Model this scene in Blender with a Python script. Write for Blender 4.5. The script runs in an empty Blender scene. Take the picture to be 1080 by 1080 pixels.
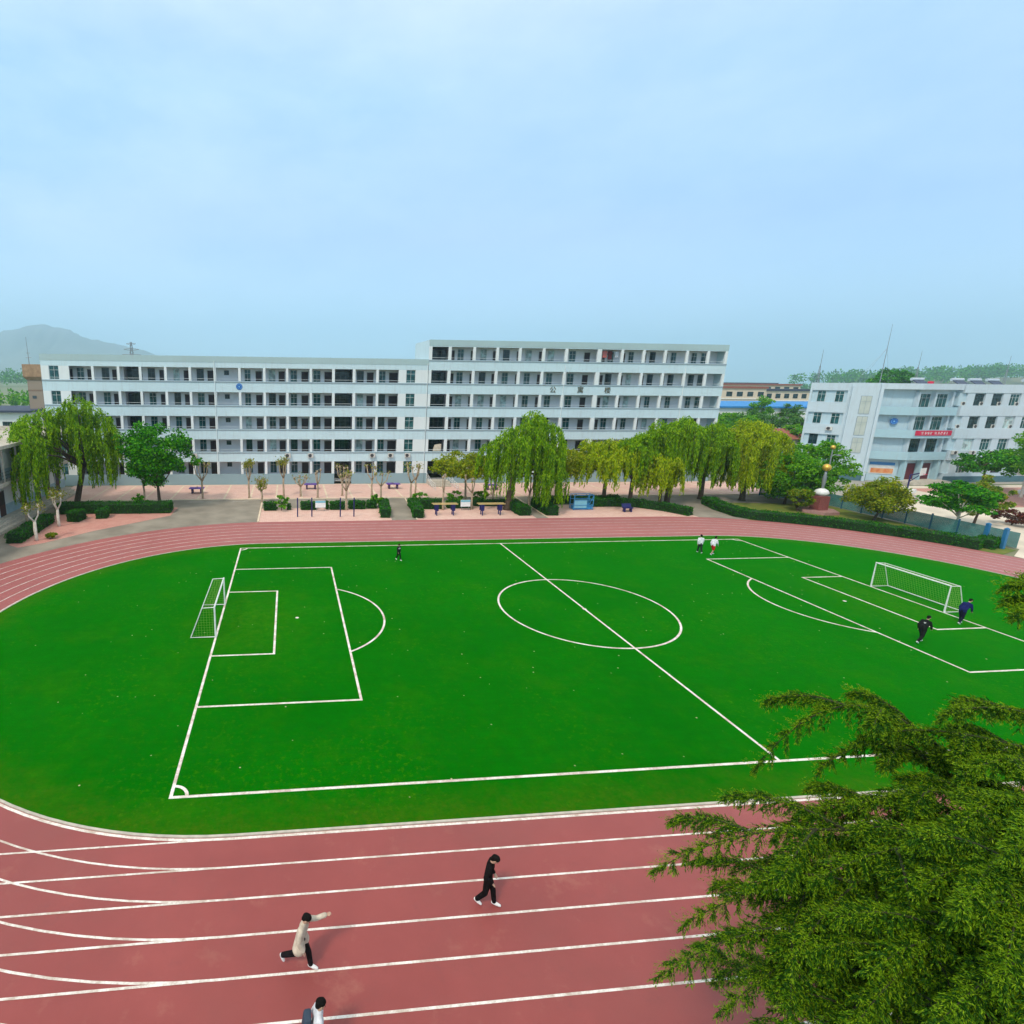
import bpy, bmesh, math, random
import numpy as np
from mathutils import Vector, Matrix
PI = math.pi
rng = np.random.default_rng(7)
random.seed(7)
S = bpy.context.scene
COL = S.collection
R = math.radians

# ------------------------------------------------------------------ materials
def newmat(name):
    m = bpy.data.materials.new(name); m.use_nodes = True
    nt = m.node_tree; nt.nodes.clear()
    out = nt.nodes.new('ShaderNodeOutputMaterial')
    b = nt.nodes.new('ShaderNodeBsdfPrincipled')
    nt.links.new(b.outputs[0], out.inputs[0])
    return m, nt, b, out

def rgba(c): return (c[0], c[1], c[2], 1)

def mat(name, c, rough=.7, c2=None, scale=1.5, detail=5, metal=0, bump=0, bscale=30, spec=.4, lo=.35, hi=.65):
    m, nt, b, out = newmat(name)
    b.inputs['Roughness'].default_value = rough
    b.inputs['Metallic'].default_value = metal
    b.inputs['Specular IOR Level'].default_value = spec
    tc = nt.nodes.new('ShaderNodeTexCoord')
    if c2 is None: c2 = tuple(x*.86 for x in c)
    n = nt.nodes.new('ShaderNodeTexNoise'); n.inputs['Scale'].default_value = scale; n.inputs['Detail'].default_value = detail
    nt.links.new(tc.outputs['Object'], n.inputs['Vector'])
    r = nt.nodes.new('ShaderNodeValToRGB')
    r.color_ramp.elements[0].position = lo; r.color_ramp.elements[1].position = hi
    r.color_ramp.elements[0].color = rgba(c2); r.color_ramp.elements[1].color = rgba(c)
    nt.links.new(n.outputs['Fac'], r.inputs[0]); nt.links.new(r.outputs[0], b.inputs['Base Color'])
    if bump:
        n2 = nt.nodes.new('ShaderNodeTexNoise'); n2.inputs['Scale'].default_value = bscale; n2.inputs['Detail'].default_value = 6
        nt.links.new(tc.outputs['Object'], n2.inputs['Vector'])
        bp = nt.nodes.new('ShaderNodeBump'); bp.inputs['Strength'].default_value = bump; bp.inputs['Distance'].default_value = .02
        nt.links.new(n2.outputs['Fac'], bp.inputs['Height']); nt.links.new(bp.outputs[0], b.inputs['Normal'])
    return m

def leafmat(name, cols, trans=.3, rough=.55):
    m, nt, b, out = newmat(name)
    g = nt.nodes.new('ShaderNodeNewGeometry')
    r = nt.nodes.new('ShaderNodeValToRGB'); cr = r.color_ramp
    while len(cr.elements) < len(cols): cr.elements.new(.5)
    for i, c in enumerate(cols):
        cr.elements[i].position = i/(len(cols)-1); cr.elements[i].color = rgba(c)
    nt.links.new(g.outputs['Random Per Island'], r.inputs[0])
    nt.links.new(r.outputs[0], b.inputs['Base Color'])
    b.inputs['Roughness'].default_value = rough; b.inputs['Specular IOR Level'].default_value = .12
    t = nt.nodes.new('ShaderNodeBsdfTranslucent'); nt.links.new(r.outputs[0], t.inputs['Color'])
    mx = nt.nodes.new('ShaderNodeMixShader'); mx.inputs[0].default_value = trans
    nt.links.new(b.outputs[0], mx.inputs[1]); nt.links.new(t.outputs[0], mx.inputs[2]); nt.links.new(mx.outputs[0], out.inputs[0])
    return m

class NT:
    """tiny node helper"""
    def __init__(s, nt): s.nt = nt
    def n(s, t, **kw):
        nd = s.nt.nodes.new(t)
        for k, v in kw.items():
            if k in nd.inputs: nd.inputs[k].default_value = v
            else: setattr(nd, k, v)
        return nd
    def l(s, a, b): s.nt.links.new(a, b)
    def noise(s, vec, scale, detail=4, rough=.55):
        nd = s.n('ShaderNodeTexNoise'); nd.inputs['Scale'].default_value = scale; nd.inputs['Detail'].default_value = detail
        nd.inputs['Roughness'].default_value = rough
        s.l(vec, nd.inputs['Vector']); return nd.outputs['Fac']
    def ramp(s, fac, p0, p1, c0=(0,0,0), c1=(1,1,1)):
        nd = s.n('ShaderNodeValToRGB'); e = nd.color_ramp.elements
        e[0].position = p0; e[1].position = p1; e[0].color = rgba(c0); e[1].color = rgba(c1)
        s.l(fac, nd.inputs[0]); return nd.outputs[0]
    def mix(s, fac, a, b, mode='MIX'):
        nd = s.n('ShaderNodeMix', data_type='RGBA', blend_type=mode)
        if isinstance(fac, (int, float)): nd.inputs[0].default_value = fac
        else: s.l(fac, nd.inputs[0])
        for i, v in ((6, a), (7, b)):
            if isinstance(v, tuple): nd.inputs[i].default_value = rgba(v)
            else: s.l(v, nd.inputs[i])
        return nd.outputs[2]

def m_turf():
    m, nt, b, out = newmat('turf'); k = NT(nt)
    tc = k.n('ShaderNodeTexCoord').outputs['Object']
    big = k.ramp(k.noise(tc, .12, 4), .35, .68)
    c = k.mix(big, (.0004, .140, .0006), (.0022, .178, .0008))
    mp = k.n('ShaderNodeMapping'); mp.inputs['Scale'].default_value = (.25, 5, 1); k.l(tc, mp.inputs['Vector'])
    streak = k.ramp(k.noise(mp.outputs[0], 1.2, 6, .7), .4, .75)
    f = k.n('ShaderNodeMath', operation='MULTIPLY'); k.l(streak, f.inputs[0]); f.inputs[1].default_value = .5
    c = k.mix(f.outputs[0], c, (.0005, .098, .0008))
    worn = k.ramp(k.noise(tc, .35, 8, .75), .50, .72)
    f2 = k.n('ShaderNodeMath', operation='MULTIPLY'); k.l(worn, f2.inputs[0]); f2.inputs[1].default_value = .62
    c = k.mix(f2.outputs[0], c, (.035, .175, .001))
    mid = k.ramp(k.noise(tc, 1.7, 7, .78), .36, .68)
    f5 = k.n('ShaderNodeMath', operation='MULTIPLY'); k.l(mid, f5.inputs[0]); f5.inputs[1].default_value = .6
    c = k.mix(f5.outputs[0], c, (.0012, .088, .0010))
    fine = k.ramp(k.noise(tc, 9, 6, .85), .3, .72)
    f3 = k.n('ShaderNodeMath', operation='MULTIPLY'); k.l(fine, f3.inputs[0]); f3.inputs[1].default_value = .7
    c = k.mix(f3.outputs[0], c, (.0004, .095, .0006))
    # petals and scraps blown over the turf
    v = k.n('ShaderNodeTexVoronoi'); v.inputs['Scale'].default_value = 1.3; v.inputs['Randomness'].default_value = 1; k.l(tc, v.inputs['Vector'])
    sp = k.ramp(v.outputs['Distance'], .035, .06, (1,1,1), (0,0,0))
    gate = k.ramp(k.noise(tc, .8, 3), .48, .52)
    f4 = k.n('ShaderNodeMath', operation='MULTIPLY'); k.l(sp, f4.inputs[0]); k.l(gate, f4.inputs[1])
    c = k.mix(f4.outputs[0], c, (.55, .5, .3))
    fl = k.ramp(k.noise(tc, 3.4, 9, .82), .53, .66)
    reg = k.ramp(k.noise(tc, .16, 4, .6), .40, .62)
    f6 = k.n('ShaderNodeMath', operation='MULTIPLY'); k.l(fl, f6.inputs[0]); k.l(reg, f6.inputs[1])
    f7 = k.n('ShaderNodeMath', operation='MULTIPLY'); k.l(f6.outputs[0], f7.inputs[0]); f7.inputs[1].default_value = .6
    c = k.mix(f7.outputs[0], c, (.07, .23, .002))
    # wear: a scuffed, drying rim along the kerb and in front of the goals
    def M2(op, a, b=None):
        nd = k.n('ShaderNodeMath', operation=op)
        for i, q in enumerate((a, b)):
            if q is None: continue
            if isinstance(q, (int, float)): nd.inputs[i].default_value = q
            else: k.l(q, nd.inputs[i])
        return nd.outputs[0]
    sx = k.n('ShaderNodeSeparateXYZ'); k.l(tc, sx.inputs[0])
    ax = M2('ABSOLUTE', sx.outputs['X']); dx = M2('MAXIMUM', M2('SUBTRACT', ax, 22.7), 0.0); dy = M2('ADD', sx.outputs['Y'], .3)
    rr_ = M2('SQRT', M2('ADD', M2('MULTIPLY', dx, dx), M2('MULTIPLY', dy, dy)))
    wob = k.noise(tc, .9, 8, .75)
    rim = k.n('ShaderNodeMapRange'); rim.inputs['From Min'].default_value = 15.6; rim.inputs['From Max'].default_value = 18.2
    k.l(M2('ADD', rr_, M2('MULTIPLY', M2('SUBTRACT', wob, .5), 5.0)), rim.inputs['Value'])
    gx = M2('SUBTRACT', ax, 23.2); gy = M2('MULTIPLY', dy, .75)
    gd = M2('SQRT', M2('ADD', M2('MULTIPLY', gx, gx), M2('MULTIPLY', gy, gy)))
    gm = k.n('ShaderNodeMapRange'); gm.inputs['From Min'].default_value = 5.5; gm.inputs['From Max'].default_value = .5
    k.l(M2('ADD', gd, M2('MULTIPLY', M2('SUBTRACT', wob, .5), 9.0)), gm.inputs['Value'])
    c = k.mix(M2('MULTIPLY', M2('MULTIPLY', rim.outputs[0], k.ramp(k.noise(tc, 3.0, 9, .85), .34, .64)), .7), c, (.075, .105, .004))
    c = k.mix(M2('MULTIPLY', M2('MULTIPLY', gm.outputs[0], k.ramp(k.noise(tc, 2.4, 9, .85), .38, .66)), .32), c, (.10, .19, .004))
    b.inputs['Sheen Weight'].default_value = .35; b.inputs['Sheen Roughness'].default_value = .3; b.inputs['Sheen Tint'].default_value = (.05, 1, .02, 1)
    k.l(c, b.inputs['Base Color'])
    b.inputs['Roughness'].default_value = .95; b.inputs['Specular IOR Level'].default_value = .02
    bp = k.n('ShaderNodeBump'); bp.inputs['Strength'].default_value = .5; bp.inputs['Distance'].default_value = .03
    k.l(k.noise(tc, 22, 6, .8), bp.inputs['Height']); k.l(bp.outputs[0], b.inputs['Normal'])
    return m

def m_track():
    m, nt, b, out = newmat('track_rubber'); k = NT(nt)
    tc = k.n('ShaderNodeTexCoord').outputs['Object']
    big = k.ramp(k.noise(tc, .22, 6, .65), .35, .7)
    c = k.mix(big, (.240, .034, .028), (.318, .054, .045))
    st = k.ramp(k.noise(tc, .55, 7, .7), .57, .72)
    f = k.n('ShaderNodeMath', operation='MULTIPLY'); k.l(st, f.inputs[0]); f.inputs[1].default_value = .6
    c = k.mix(f.outputs[0], c, (.40, .15, .10))
    dk = k.ramp(k.noise(tc, 1.1, 7, .75), .3, .43, (1,1,1), (0,0,0))
    f2 = k.n('ShaderNodeMath', operation='MULTIPLY'); k.l(dk, f2.inputs[0]); f2.inputs[1].default_value = .55
    c = k.mix(f2.outputs[0], c, (.19, .038, .034))
    br = k.ramp(k.noise(tc, .18, 7, .7), .46, .66)
    f4 = k.n('ShaderNodeMath', operation='MULTIPLY'); k.l(br, f4.inputs[0]); f4.inputs[1].default_value = .5
    c = k.mix(f4.outputs[0], c, (.205, .048, .038))
    gr = k.ramp(k.noise(tc, 26, 5, .85), .35, .7)
    f3 = k.n('ShaderNodeMath', operation='MULTIPLY'); k.l(gr, f3.inputs[0]); f3.inputs[1].default_value = .45
    c = k.mix(f3.outputs[0], c, (.20, .036, .032))
    k.l(c, b.inputs['Base Color'])
    b.inputs['Roughness'].default_value = .55; b.inputs['Specular IOR Level'].default_value = .6
    b.inputs['Sheen Weight'].default_value = 1.0; b.inputs['Sheen Roughness'].default_value = .45
    b.inputs['Sheen Tint'].default_value = (1, .42, .38, 1)
    bp = k.n('ShaderNodeBump'); bp.inputs['Strength'].default_value = .35; bp.inputs['Distance'].default_value = .01
    k.l(k.noise(tc, 60, 4, .8), bp.inputs['Height']); k.l(bp.outputs[0], b.inputs['Normal'])
    return m

def m_tiles(name, c1, c2, mortar, scale, w=.5, h=.25):
    m, nt, b, out = newmat(name); k = NT(nt)
    tc = k.n('ShaderNodeTexCoord').outputs['Object']
    br = k.n('ShaderNodeTexBrick'); k.l(tc, br.inputs['Vector'])
    br.inputs['Color1'].default_value = rgba(c1); br.inputs['Color2'].default_value = rgba(c2); br.inputs['Mortar'].default_value = rgba(mortar)
    br.inputs['Scale'].default_value = scale; br.inputs['Mortar Size'].default_value = .02
    br.inputs['Brick Width'].default_value = w; br.inputs['Row Height'].default_value = h
    st = k.ramp(k.noise(tc, .5, 6, .7), .35, .75)
    c = k.mix(st, br.outputs['Color'], k.mix(.5, br.outputs['Color'], mortar))
    k.l(c, b.inputs['Base Color']); b.inputs['Roughness'].default_value = .75
    return m

def m_lines():
    m, nt, b, out = newmat('white_paint_line'); k = NT(nt)
    tc = k.n('ShaderNodeTexCoord').outputs['Object']
    c = k.mix(k.ramp(k.noise(tc, 1.1, 8, .8), .40, .56), (.50, .40, .33), k.ramp(k.noise(tc, 9, 6, .8), .3, .55, (.60, .53, .46), (.84, .81, .75)))
    k.l(c, b.inputs['Base Color']); b.inputs['Roughness'].default_value = .7
    return m

def m_wallpaint(name, c, dirt=.25, dirtc=(.35, .38, .38)):
    """painted render with rain streaks of its own"""
    m, nt, b, out = newmat(name); k = NT(nt)
    tc = k.n('ShaderNodeTexCoord').outputs['Object']
    mp = k.n('ShaderNodeMapping'); mp.inputs['Scale'].default_value = (3, 3, .35); k.l(tc, mp.inputs['Vector'])
    st = k.ramp(k.noise(mp.outputs[0], 1.0, 7, .72), .5, .8)
    f = k.n('ShaderNodeMath', operation='MULTIPLY'); k.l(st, f.inputs[0]); f.inputs[1].default_value = dirt
    bl = k.ramp(k.noise(tc, .25, 4), .3, .7)
    base = k.mix(bl, c, tuple(x*.93 for x in c))
    col = k.mix(f.outputs[0], base, dirtc)
    k.l(col, b.inputs['Base Color']); b.inputs['Roughness'].default_value = .75; b.inputs['Specular IOR Level'].default_value = .25
    return m

def m_glass(name, c, rough=.08):
    m, nt, b, out = newmat(name); k = NT(nt)
    tc = k.n('ShaderNodeTexCoord').outputs['Object']
    oi = k.n('ShaderNodeObjectInfo')
    mp = k.n('ShaderNodeMapping'); k.l(tc, mp.inputs['Vector']); k.l(oi.outputs['Location'], mp.inputs['Location'])
    f = k.ramp(k.noise(mp.outputs[0], 1.4, 3), .42, .6)
    k.l(k.mix(f, c, tuple(min(1, x*2.2+.015) for x in c)), b.inputs['Base Color'])
    b.inputs['Roughness'].default_value = rough; b.inputs['Specular IOR Level'].default_value = .5
    return m

M = dict(
    turf=m_turf(), track=m_track(), line=m_lines(),
    kerb=mat('kerb_concrete', (.55, .5, .42), .8, (.4, .37, .31), 3),
    asphalt=mat('asphalt', (.30, .27, .22), .9, (.21, .19, .155), .4, 7, bump=.3, spec=.2),
    roadline=mat('worn_road_paint', (.4, .38, .34), .8, (.28, .26, .24), 3),
    ground=mat('earth_and_fields', (.13, .20, .08), .95, (.20, .20, .12), .01, 8),
    pinktile=m_tiles('pink_paving', (.66, .40, .34), (.56, .30, .25), (.72, .56, .46), 1.2),
    redtile=m_tiles('red_paving', (.50, .20, .17), (.42, .15, .13), (.6, .38, .3), 1.2),
    creamtile=mat('cream_concrete', (.70, .62, .50), .85, (.55, .49, .40), .3, 7),
    creamline=mat('cream_paving_strip', (.74, .62, .45), .8, (.62, .5, .38), 1),
    bedgrass=mat('bed_grass', (.17, .18, .025), .95, (.10, .16, .018), .9, 7, bump=.6, bscale=12),
    facade=m_wallpaint('pale_blue_render', (.57, .735, .785), .38),
    cap=m_wallpaint('parapet_render', (.40, .54, .55), .3),
    corridor=m_wallpaint('corridor_paint', (.78, .79, .83), .12),
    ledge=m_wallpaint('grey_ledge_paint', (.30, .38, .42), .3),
    plinth=m_wallpaint('teal_grey_dado', (.26, .38, .42), .25),
    column=m_wallpaint('white_column_paint', (.74, .80, .80), .12),
    glass=m_glass('teal_window_glass', (.006, .05, .055)),
    glass2=m_glass('dark_window_glass', (.004, .02, .026)),
    glass3=m_glass('curtained_window', (.22, .30, .30), .35),
    glass4=mat('frosted_stair_light', (.50, .55, .50), .35, (.40, .46, .42), .8),
    wframe=mat('window_frame_white', (.62, .66, .66), .5, (.5, .54, .54)),
    dframe=mat('window_frame_dark', (.05, .08, .09), .5),
    door=mat('dark_door', (.030, .016, .022), .5, (.018, .010, .016)),
    doorpanel=mat('door_panel', (.075, .03, .028), .5),
    roofing=mat('roof_concrete', (.36, .37, .36), .9, (.25, .26, .26), .6, 7),
    officewall=m_wallpaint('office_blue_render', (.46, .61, .68), .4),
    officewhite=m_wallpaint('office_white_render', (.52, .63, .69), .4),
    officeteal=m_wallpaint('office_teal_render', (.36, .55, .62), .4),
    bark=mat('bark', (.11, .075, .05), .95, (.05, .035, .025), 8, bump=.8, bscale=14),
    palebark=mat('pale_plane_bark', (.46, .36, .25), .9, (.28, .21, .14), 5, bump=.5, bscale=10),
    whitewash=mat('limewashed_bark', (.68, .62, .54), .9, (.5, .44, .36), 5, bump=.4, bscale=10),
    steelwhite=mat('white_painted_steel', (.80, .81, .80), .4, (.66, .67, .65), 4),
    net=mat('goal_net_cord', (.30, .45, .10), .9),
    navy=mat('navy_steel', (.012, .012, .11), .45),
    purple=mat('purple_table', (.13, .06, .36), .45, (.10, .05, .28)),
    blue=mat('bright_blue_steel', (.03, .24, .50), .5, (.03, .18, .40)),
    cyan=mat('light_blue_panel', (.20, .50, .62), .5),
    yellow=mat('pale_yellow_rail', (.66, .50, .20), .5),
    grey=mat('grey_metal', (.30, .32, .34), .45, metal=.4),
    acwhite=mat('ac_casing', (.62, .61, .56), .5), acdark=mat('ac_grille', (.05, .05, .055), .5),
    fence=mat('teal_mesh_panel', (.06, .26, .25), .6, (.04, .19, .19), 2),
    fencepost=mat('blue_fence_post', (.02, .13, .24), .5),
    granite=mat('red_granite', (.30, .10, .09), .45, (.20, .06, .06), 8),
    pinkgranite=mat('pink_granite', (.42, .24, .22), .45, (.32, .17, .16), 8),
    marble=mat('white_marble', (.80, .80, .78), .35, (.66, .67, .67), 4),
    gold=mat('gilded_metal', (.80, .50, .09), .3, (.62, .36, .06), 6, metal=.6),
    red=mat('red_banner', (.62, .015, .07), .7, (.5, .01, .05)),
    brick=m_tiles('brown_brick', (.22, .13, .08), (.17, .10, .065), (.30, .24, .18), 3),
    creamwall=m_wallpaint('cream_wall', (.70, .58, .44), .35), whitewall=m_wallpaint('white_wall', (.80, .80, .78), .25),
    redroof=mat('red_roof', (.30, .10, .07), .8), blueroof=mat('blue_sheet_roof', (.03, .25, .60), .5, (.03, .20, .50)),
    darkroof=mat('dark_roof', (.045, .06, .10), .7),
    rock=mat('mountain_rock', (.20, .23, .22), .95, (.13, .16, .15), .004, 8),
    woodland=None)
LEAF = dict(
    willow=leafmat('willow_leaf', [(.050,.17,.002), (.14,.32,.003), (.25,.46,.004), (.36,.55,.010)], .40),
    willowy=leafmat('yellow_willow_leaf', [(.11,.22,.002), (.25,.38,.003), (.40,.52,.005), (.54,.60,.014)], .40),
    deep=leafmat('deep_green_leaf', [(.006,.09,.002), (.020,.18,.002), (.055,.30,.003), (.13,.41,.006)]),
    light=leafmat('fresh_green_leaf', [(.03,.16,.004), (.075,.29,.006), (.14,.40,.009), (.23,.46,.02)], .38),
    ochre=leafmat('ochre_green_leaf', [(.09,.17,.003), (.19,.28,.004), (.30,.36,.007), (.39,.39,.012)]),
    olive=leafmat('olive_leaf', [(.06,.15,.004), (.13,.24,.006), (.22,.31,.01), (.28,.24,.015)]),
    hedge=leafmat('hedge_leaf', [(.003,.055,.002), (.008,.105,.003), (.020,.165,.004), (.055,.24,.006)], .2),
    cedar=leafmat('cedar_needle', [(.003,.032,.002), (.008,.056,.002), (.020,.092,.003), (.050,.135,.004)], .08),
    cedarnew=leafmat('cedar_young_needle', [(.055,.16,.002), (.11,.23,.003), (.17,.30,.004), (.25,.37,.008)], .16),
    far=leafmat('far_leaf', [(.03,.13,.02), (.06,.20,.03), (.10,.26,.04), (.16,.32,.05)]),
    maroon=leafmat('maroon_leaf', [(.06,.008,.01), (.12,.02,.018), (.2,.04,.03), (.12,.1,.03)]),
    tuft=leafmat('tuft_leaf', [(.10,.16,.006), (.20,.25,.01), (.30,.31,.02), (.34,.27,.05)]))
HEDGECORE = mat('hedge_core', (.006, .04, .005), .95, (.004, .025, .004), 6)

# ------------------------------------------------------------------ mesh helpers
class MB:
    def __init__(s): s.v = []; s.f = []; s.m = []
    def face(s, pts, mi=0):
        b = len(s.v); s.v += [tuple(p) for p in pts]; s.f.append(tuple(range(b, b+len(pts)))); s.m.append(mi)
    def hexa(s, p, mi=0):       # 8 corner points: bottom 4 ccw, top 4 ccw
        b = len(s.v); s.v += [tuple(q) for q in p]
        for f in ((3,2,1,0), (4,5,6,7), (0,1,5,4), (1,2,6,5), (2,3,7,6), (3,0,4,7)):
            s.f.append(tuple(b+i for i in f)); s.m.append(mi)
    def box(s, x0, x1, y0, y1, z0, z1, mi=0):
        s.hexa([(x0,y0,z0),(x1,y0,z0),(x1,y1,z0),(x0,y1,z0),(x0,y0,z1),(x1,y0,z1),(x1,y1,z1),(x0,y1,z1)], mi)
    def seg(s, P, Q, s0, s1, o0, o1, z0, z1, mi=0):
        """box along the plan line P->Q from s0 to s1 metres, from o0 to o1 out of it (right hand side)"""
        P = Vector(P); Q = Vector(Q); d = (Q-P).normalized(); n = Vector((d.y, -d.x))
        c = [P+d*a+n*o for a, o in ((s0,o1),(s1,o1),(s1,o0),(s0,o0))]
        s.hexa([(q.x,q.y,z0) for q in c]+[(q.x,q.y,z1) for q in c], mi)
    def tube(s, pts, radii, n=8, mi=0, cap=True):
        pts = [Vector(p) for p in pts]
        if isinstance(radii, (int, float)): radii = [radii]*len(pts)
        b = len(s.v); prev = None
        for i, p in enumerate(pts):
            t = (pts[min(i+1,len(pts)-1)]-pts[max(i-1,0)])
            t = t.normalized() if t.length > 1e-9 else Vector((0,0,1))
            if prev is None:
                a = t.cross(Vector((0,0,1)))
                if a.length < .05: a = t.cross(Vector((1,0,0)))
            else: a = prev - t*prev.dot(t)
            a.normalize(); prev = a; c = t.cross(a)
            for k in range(n):
                th = 2*PI*k/n; s.v.append(tuple(p+(a*math.cos(th)+c*math.sin(th))*radii[i]))
        for i in range(len(pts)-1):
            for k in range(n):
                s.f.append((b+i*n+k, b+i*n+(k+1)%n, b+(i+1)*n+(k+1)%n, b+(i+1)*n+k)); s.m.append(mi)
        if cap:
            s.f.append(tuple(b+k for k in range(n))[::-1]); s.m.append(mi)
            s.f.append(tuple(b+(len(pts)-1)*n+k for k in range(n))); s.m.append(mi)
    def lathe(s, prof, c=(0,0,0), n=24, mi=0):
        b = len(s.v)
        for r, z in prof:
            for k in range(n): s.v.append((c[0]+r*math.cos(2*PI*k/n), c[1]+r*math.sin(2*PI*k/n), c[2]+z))
        for i in range(len(prof)-1):
            for k in range(n):
                s.f.append((b+i*n+k, b+i*n+(k+1)%n, b+(i+1)*n+(k+1)%n, b+(i+1)*n+k)); s.m.append(mi)
    def build(s, name, mats, parent=None, smooth=False, loc=None, bevel=0):
        me = bpy.data.meshes.new(name); me.from_pydata(s.v, [], s.f)
        if not isinstance(mats, (list, tuple)): mats = [mats]
        for q in mats: me.materials.append(q)
        me.polygons.foreach_set('material_index', s.m)
        if smooth: me.polygons.foreach_set('use_smooth', [True]*len(s.f))
        me.update()
        o = bpy.data.objects.new(name, me); COL.objects.link(o)
        if parent: o.parent = parent
        if loc: o.location = loc
        if bevel:
            bv = o.modifiers.new('bevel', 'BEVEL'); bv.width = bevel; bv.segments = 2; bv.limit_method = 'ANGLE'
        return o

def tag(o, label=None, cat=None, group=None, kind=None):
    if label: o['label'] = label
    if cat: o['category'] = cat
    if group: o['group'] = group
    if kind: o['kind'] = kind
    return o
def thing(name, label, cat, loc=(0,0,0), rz=0, group=None):
    o = bpy.data.objects.new(name, None); o.empty_display_size = .3; COL.objects.link(o)
    o.location = loc; o.rotation_euler = (0,0,rz)
    return tag(o, label, cat, group)
def copy_tree(o, parent=None):
    c = o.copy(); COL.objects.link(c)
    if parent: c.parent = parent
    for ch in o.children: copy_tree(ch, c)
    return c
def inst(src, parent, loc):        # same mesh data, own object, with its children
    c = copy_tree(src, parent); c.location = loc; return c

def quads(name, V, mats, parent=None, loc=None):
    """V: (N,4,3) array of separate quads -> one mesh"""
    n = len(V); me = bpy.data.meshes.new(name)
    me.vertices.add(4*n); me.loops.add(4*n); me.polygons.add(n)
    me.vertices.foreach_set('co', np.ascontiguousarray(V, dtype=np.float32).ravel())
    me.loops.foreach_set('vertex_index', np.arange(4*n, dtype=np.int32))
    me.polygons.foreach_set('loop_start', np.arange(0, 4*n, 4, dtype=np.int32))
    me.polygons.foreach_set('loop_total', np.full(n, 4, dtype=np.int32))
    me.materials.append(mats); me.update(calc_edges=True)
    o = bpy.data.objects.new(name, me); COL.objects.link(o)
    if parent: o.parent = parent
    if loc: o.location = loc
    return o
def norm(a): return a/np.maximum(np.linalg.norm(a, axis=-1, keepdims=True), 1e-9)
def leaves(c, d, l, w):
    """diamond leaves: centres c, directions d, lengths l, widths w"""
    n = len(c); d = norm(d); r = norm(np.cross(d, rng.normal(size=(n,3))))
    l = np.broadcast_to(np.asarray(l, float), (n,))[:,None]; w = np.broadcast_to(np.asarray(w, float), (n,))[:,None]
    return np.stack([c-d*l/2, c+r*w/2-d*l*.08, c+d*l/2, c-r*w/2-d*l*.08], 1)

# ------------------------------------------------------------------ setting: ground, track, pitch
def sheet(name, pts, z, m, kind='structure'):
    b = MB(); b.face([(x,y,z) for x,y in pts]); o = b.build(name, m); o['kind'] = kind; return o
XC, YC, RI = 22.7, -.3, 17.62
def oval(r, n=64, ext=0):
    p = []
    for k in range(n+1):
        t = -PI/2+PI*k/n; p.append((XC+r*math.cos(t), YC+r*math.sin(t)))
    for k in range(n+1):
        t = PI/2+PI*k/n; p.append((-XC+r*math.cos(t), YC+r*math.sin(t)))
    return p
sheet('ground', [(-4900,-4900),(4900,-4900),(4900,4900),(-4900,4900)], -.05, M['ground'])
b = MB(); b.face([(x,y,.0) for x,y in oval(26.0)]); b.box(-75,75,-26.4,-18.0,-.04,-.002)
tr = b.build('running_track', M['track']); tr['kind'] = 'structure'
# the turf lies a few mm higher inside the kerb
sheet('turf_pitch', oval(RI), .008, M['turf'])
def ring(mb, r0, r1, z, mi=0):
    a = oval(r0); c = oval(r1); n = len(a)
    for i in range(n): j = (i+1)%n; mb.face([(a[i][0],a[i][1],z),(c[i][0],c[i][1],z),(c[j][0],c[j][1],z),(a[j][0],a[j][1],z)], mi)
b = MB(); a0 = oval(RI); a1 = oval(RI+.09); n = len(a0)
for i in range(n):
    j = (i+1)%n
    b.hexa([(*a0[i],-.01),(*a1[i],-.01),(*a1[j],-.01),(*a0[j],-.01),(*a0[i],.045),(*a1[i],.045),(*a1[j],.045),(*a0[j],.045)])
k_ = b.build('track_kerb', M['kerb']); k_['kind'] = 'structure'
b = MB()
for k in range(7):
    r = RI+.17+1.163*k; ring(b, r-.035-.02*(k==0), r+.035+.02*(k==0), .004)
    if k < 7: b.face([(-75,YC-r-.035,.009),(-XC-.2,YC-r-.035,.009),(-XC-.2,YC-r+.035,.009),(-75,YC-r+.035,.009)])
    if k < 7: b.face([(XC+.2,YC-r-.035,.009),(75,YC-r-.035,.009),(75,YC-r+.035,.009),(XC+.2,YC-r+.035,.009)])
o = b.build('lane_lines', M['line']); o['kind'] = 'structure'
# pitch markings
L2, W2 = 25.23, 15.95
b = MB(); LW = .065; ZL = .014
def hl(x0, x1, y): b.face([(x0,y-LW,ZL),(x1,y-LW,ZL),(x1,y+LW,ZL),(x0,y+LW,ZL)])
def vl(x, y0, y1): b.face([(x-LW,y0,ZL),(x+LW,y0,ZL),(x+LW,y1,ZL),(x-LW,y1,ZL)])
def arc(cx, cy, r, t0, t1, n=48, w=LW):
    for i in range(n):
        a, c = t0+(t1-t0)*i/n, t0+(t1-t0)*(i+1)/n
        b.face([(cx+(r-w)*math.cos(a),cy+(r-w)*math.sin(a),ZL+.001),(cx+(r+w)*math.cos(a),cy+(r+w)*math.sin(a),ZL+.001),
                (cx+(r+w)*math.cos(c),cy+(r+w)*math.sin(c),ZL+.001),(cx+(r-w)*math.cos(c),cy+(r-w)*math.sin(c),ZL+.001)])
hl(-L2-LW, L2+LW, W2); hl(-L2-LW, L2+LW, -W2)
for s in (-1, 0, 1): vl(s*L2, -W2+LW, W2-LW)
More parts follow.
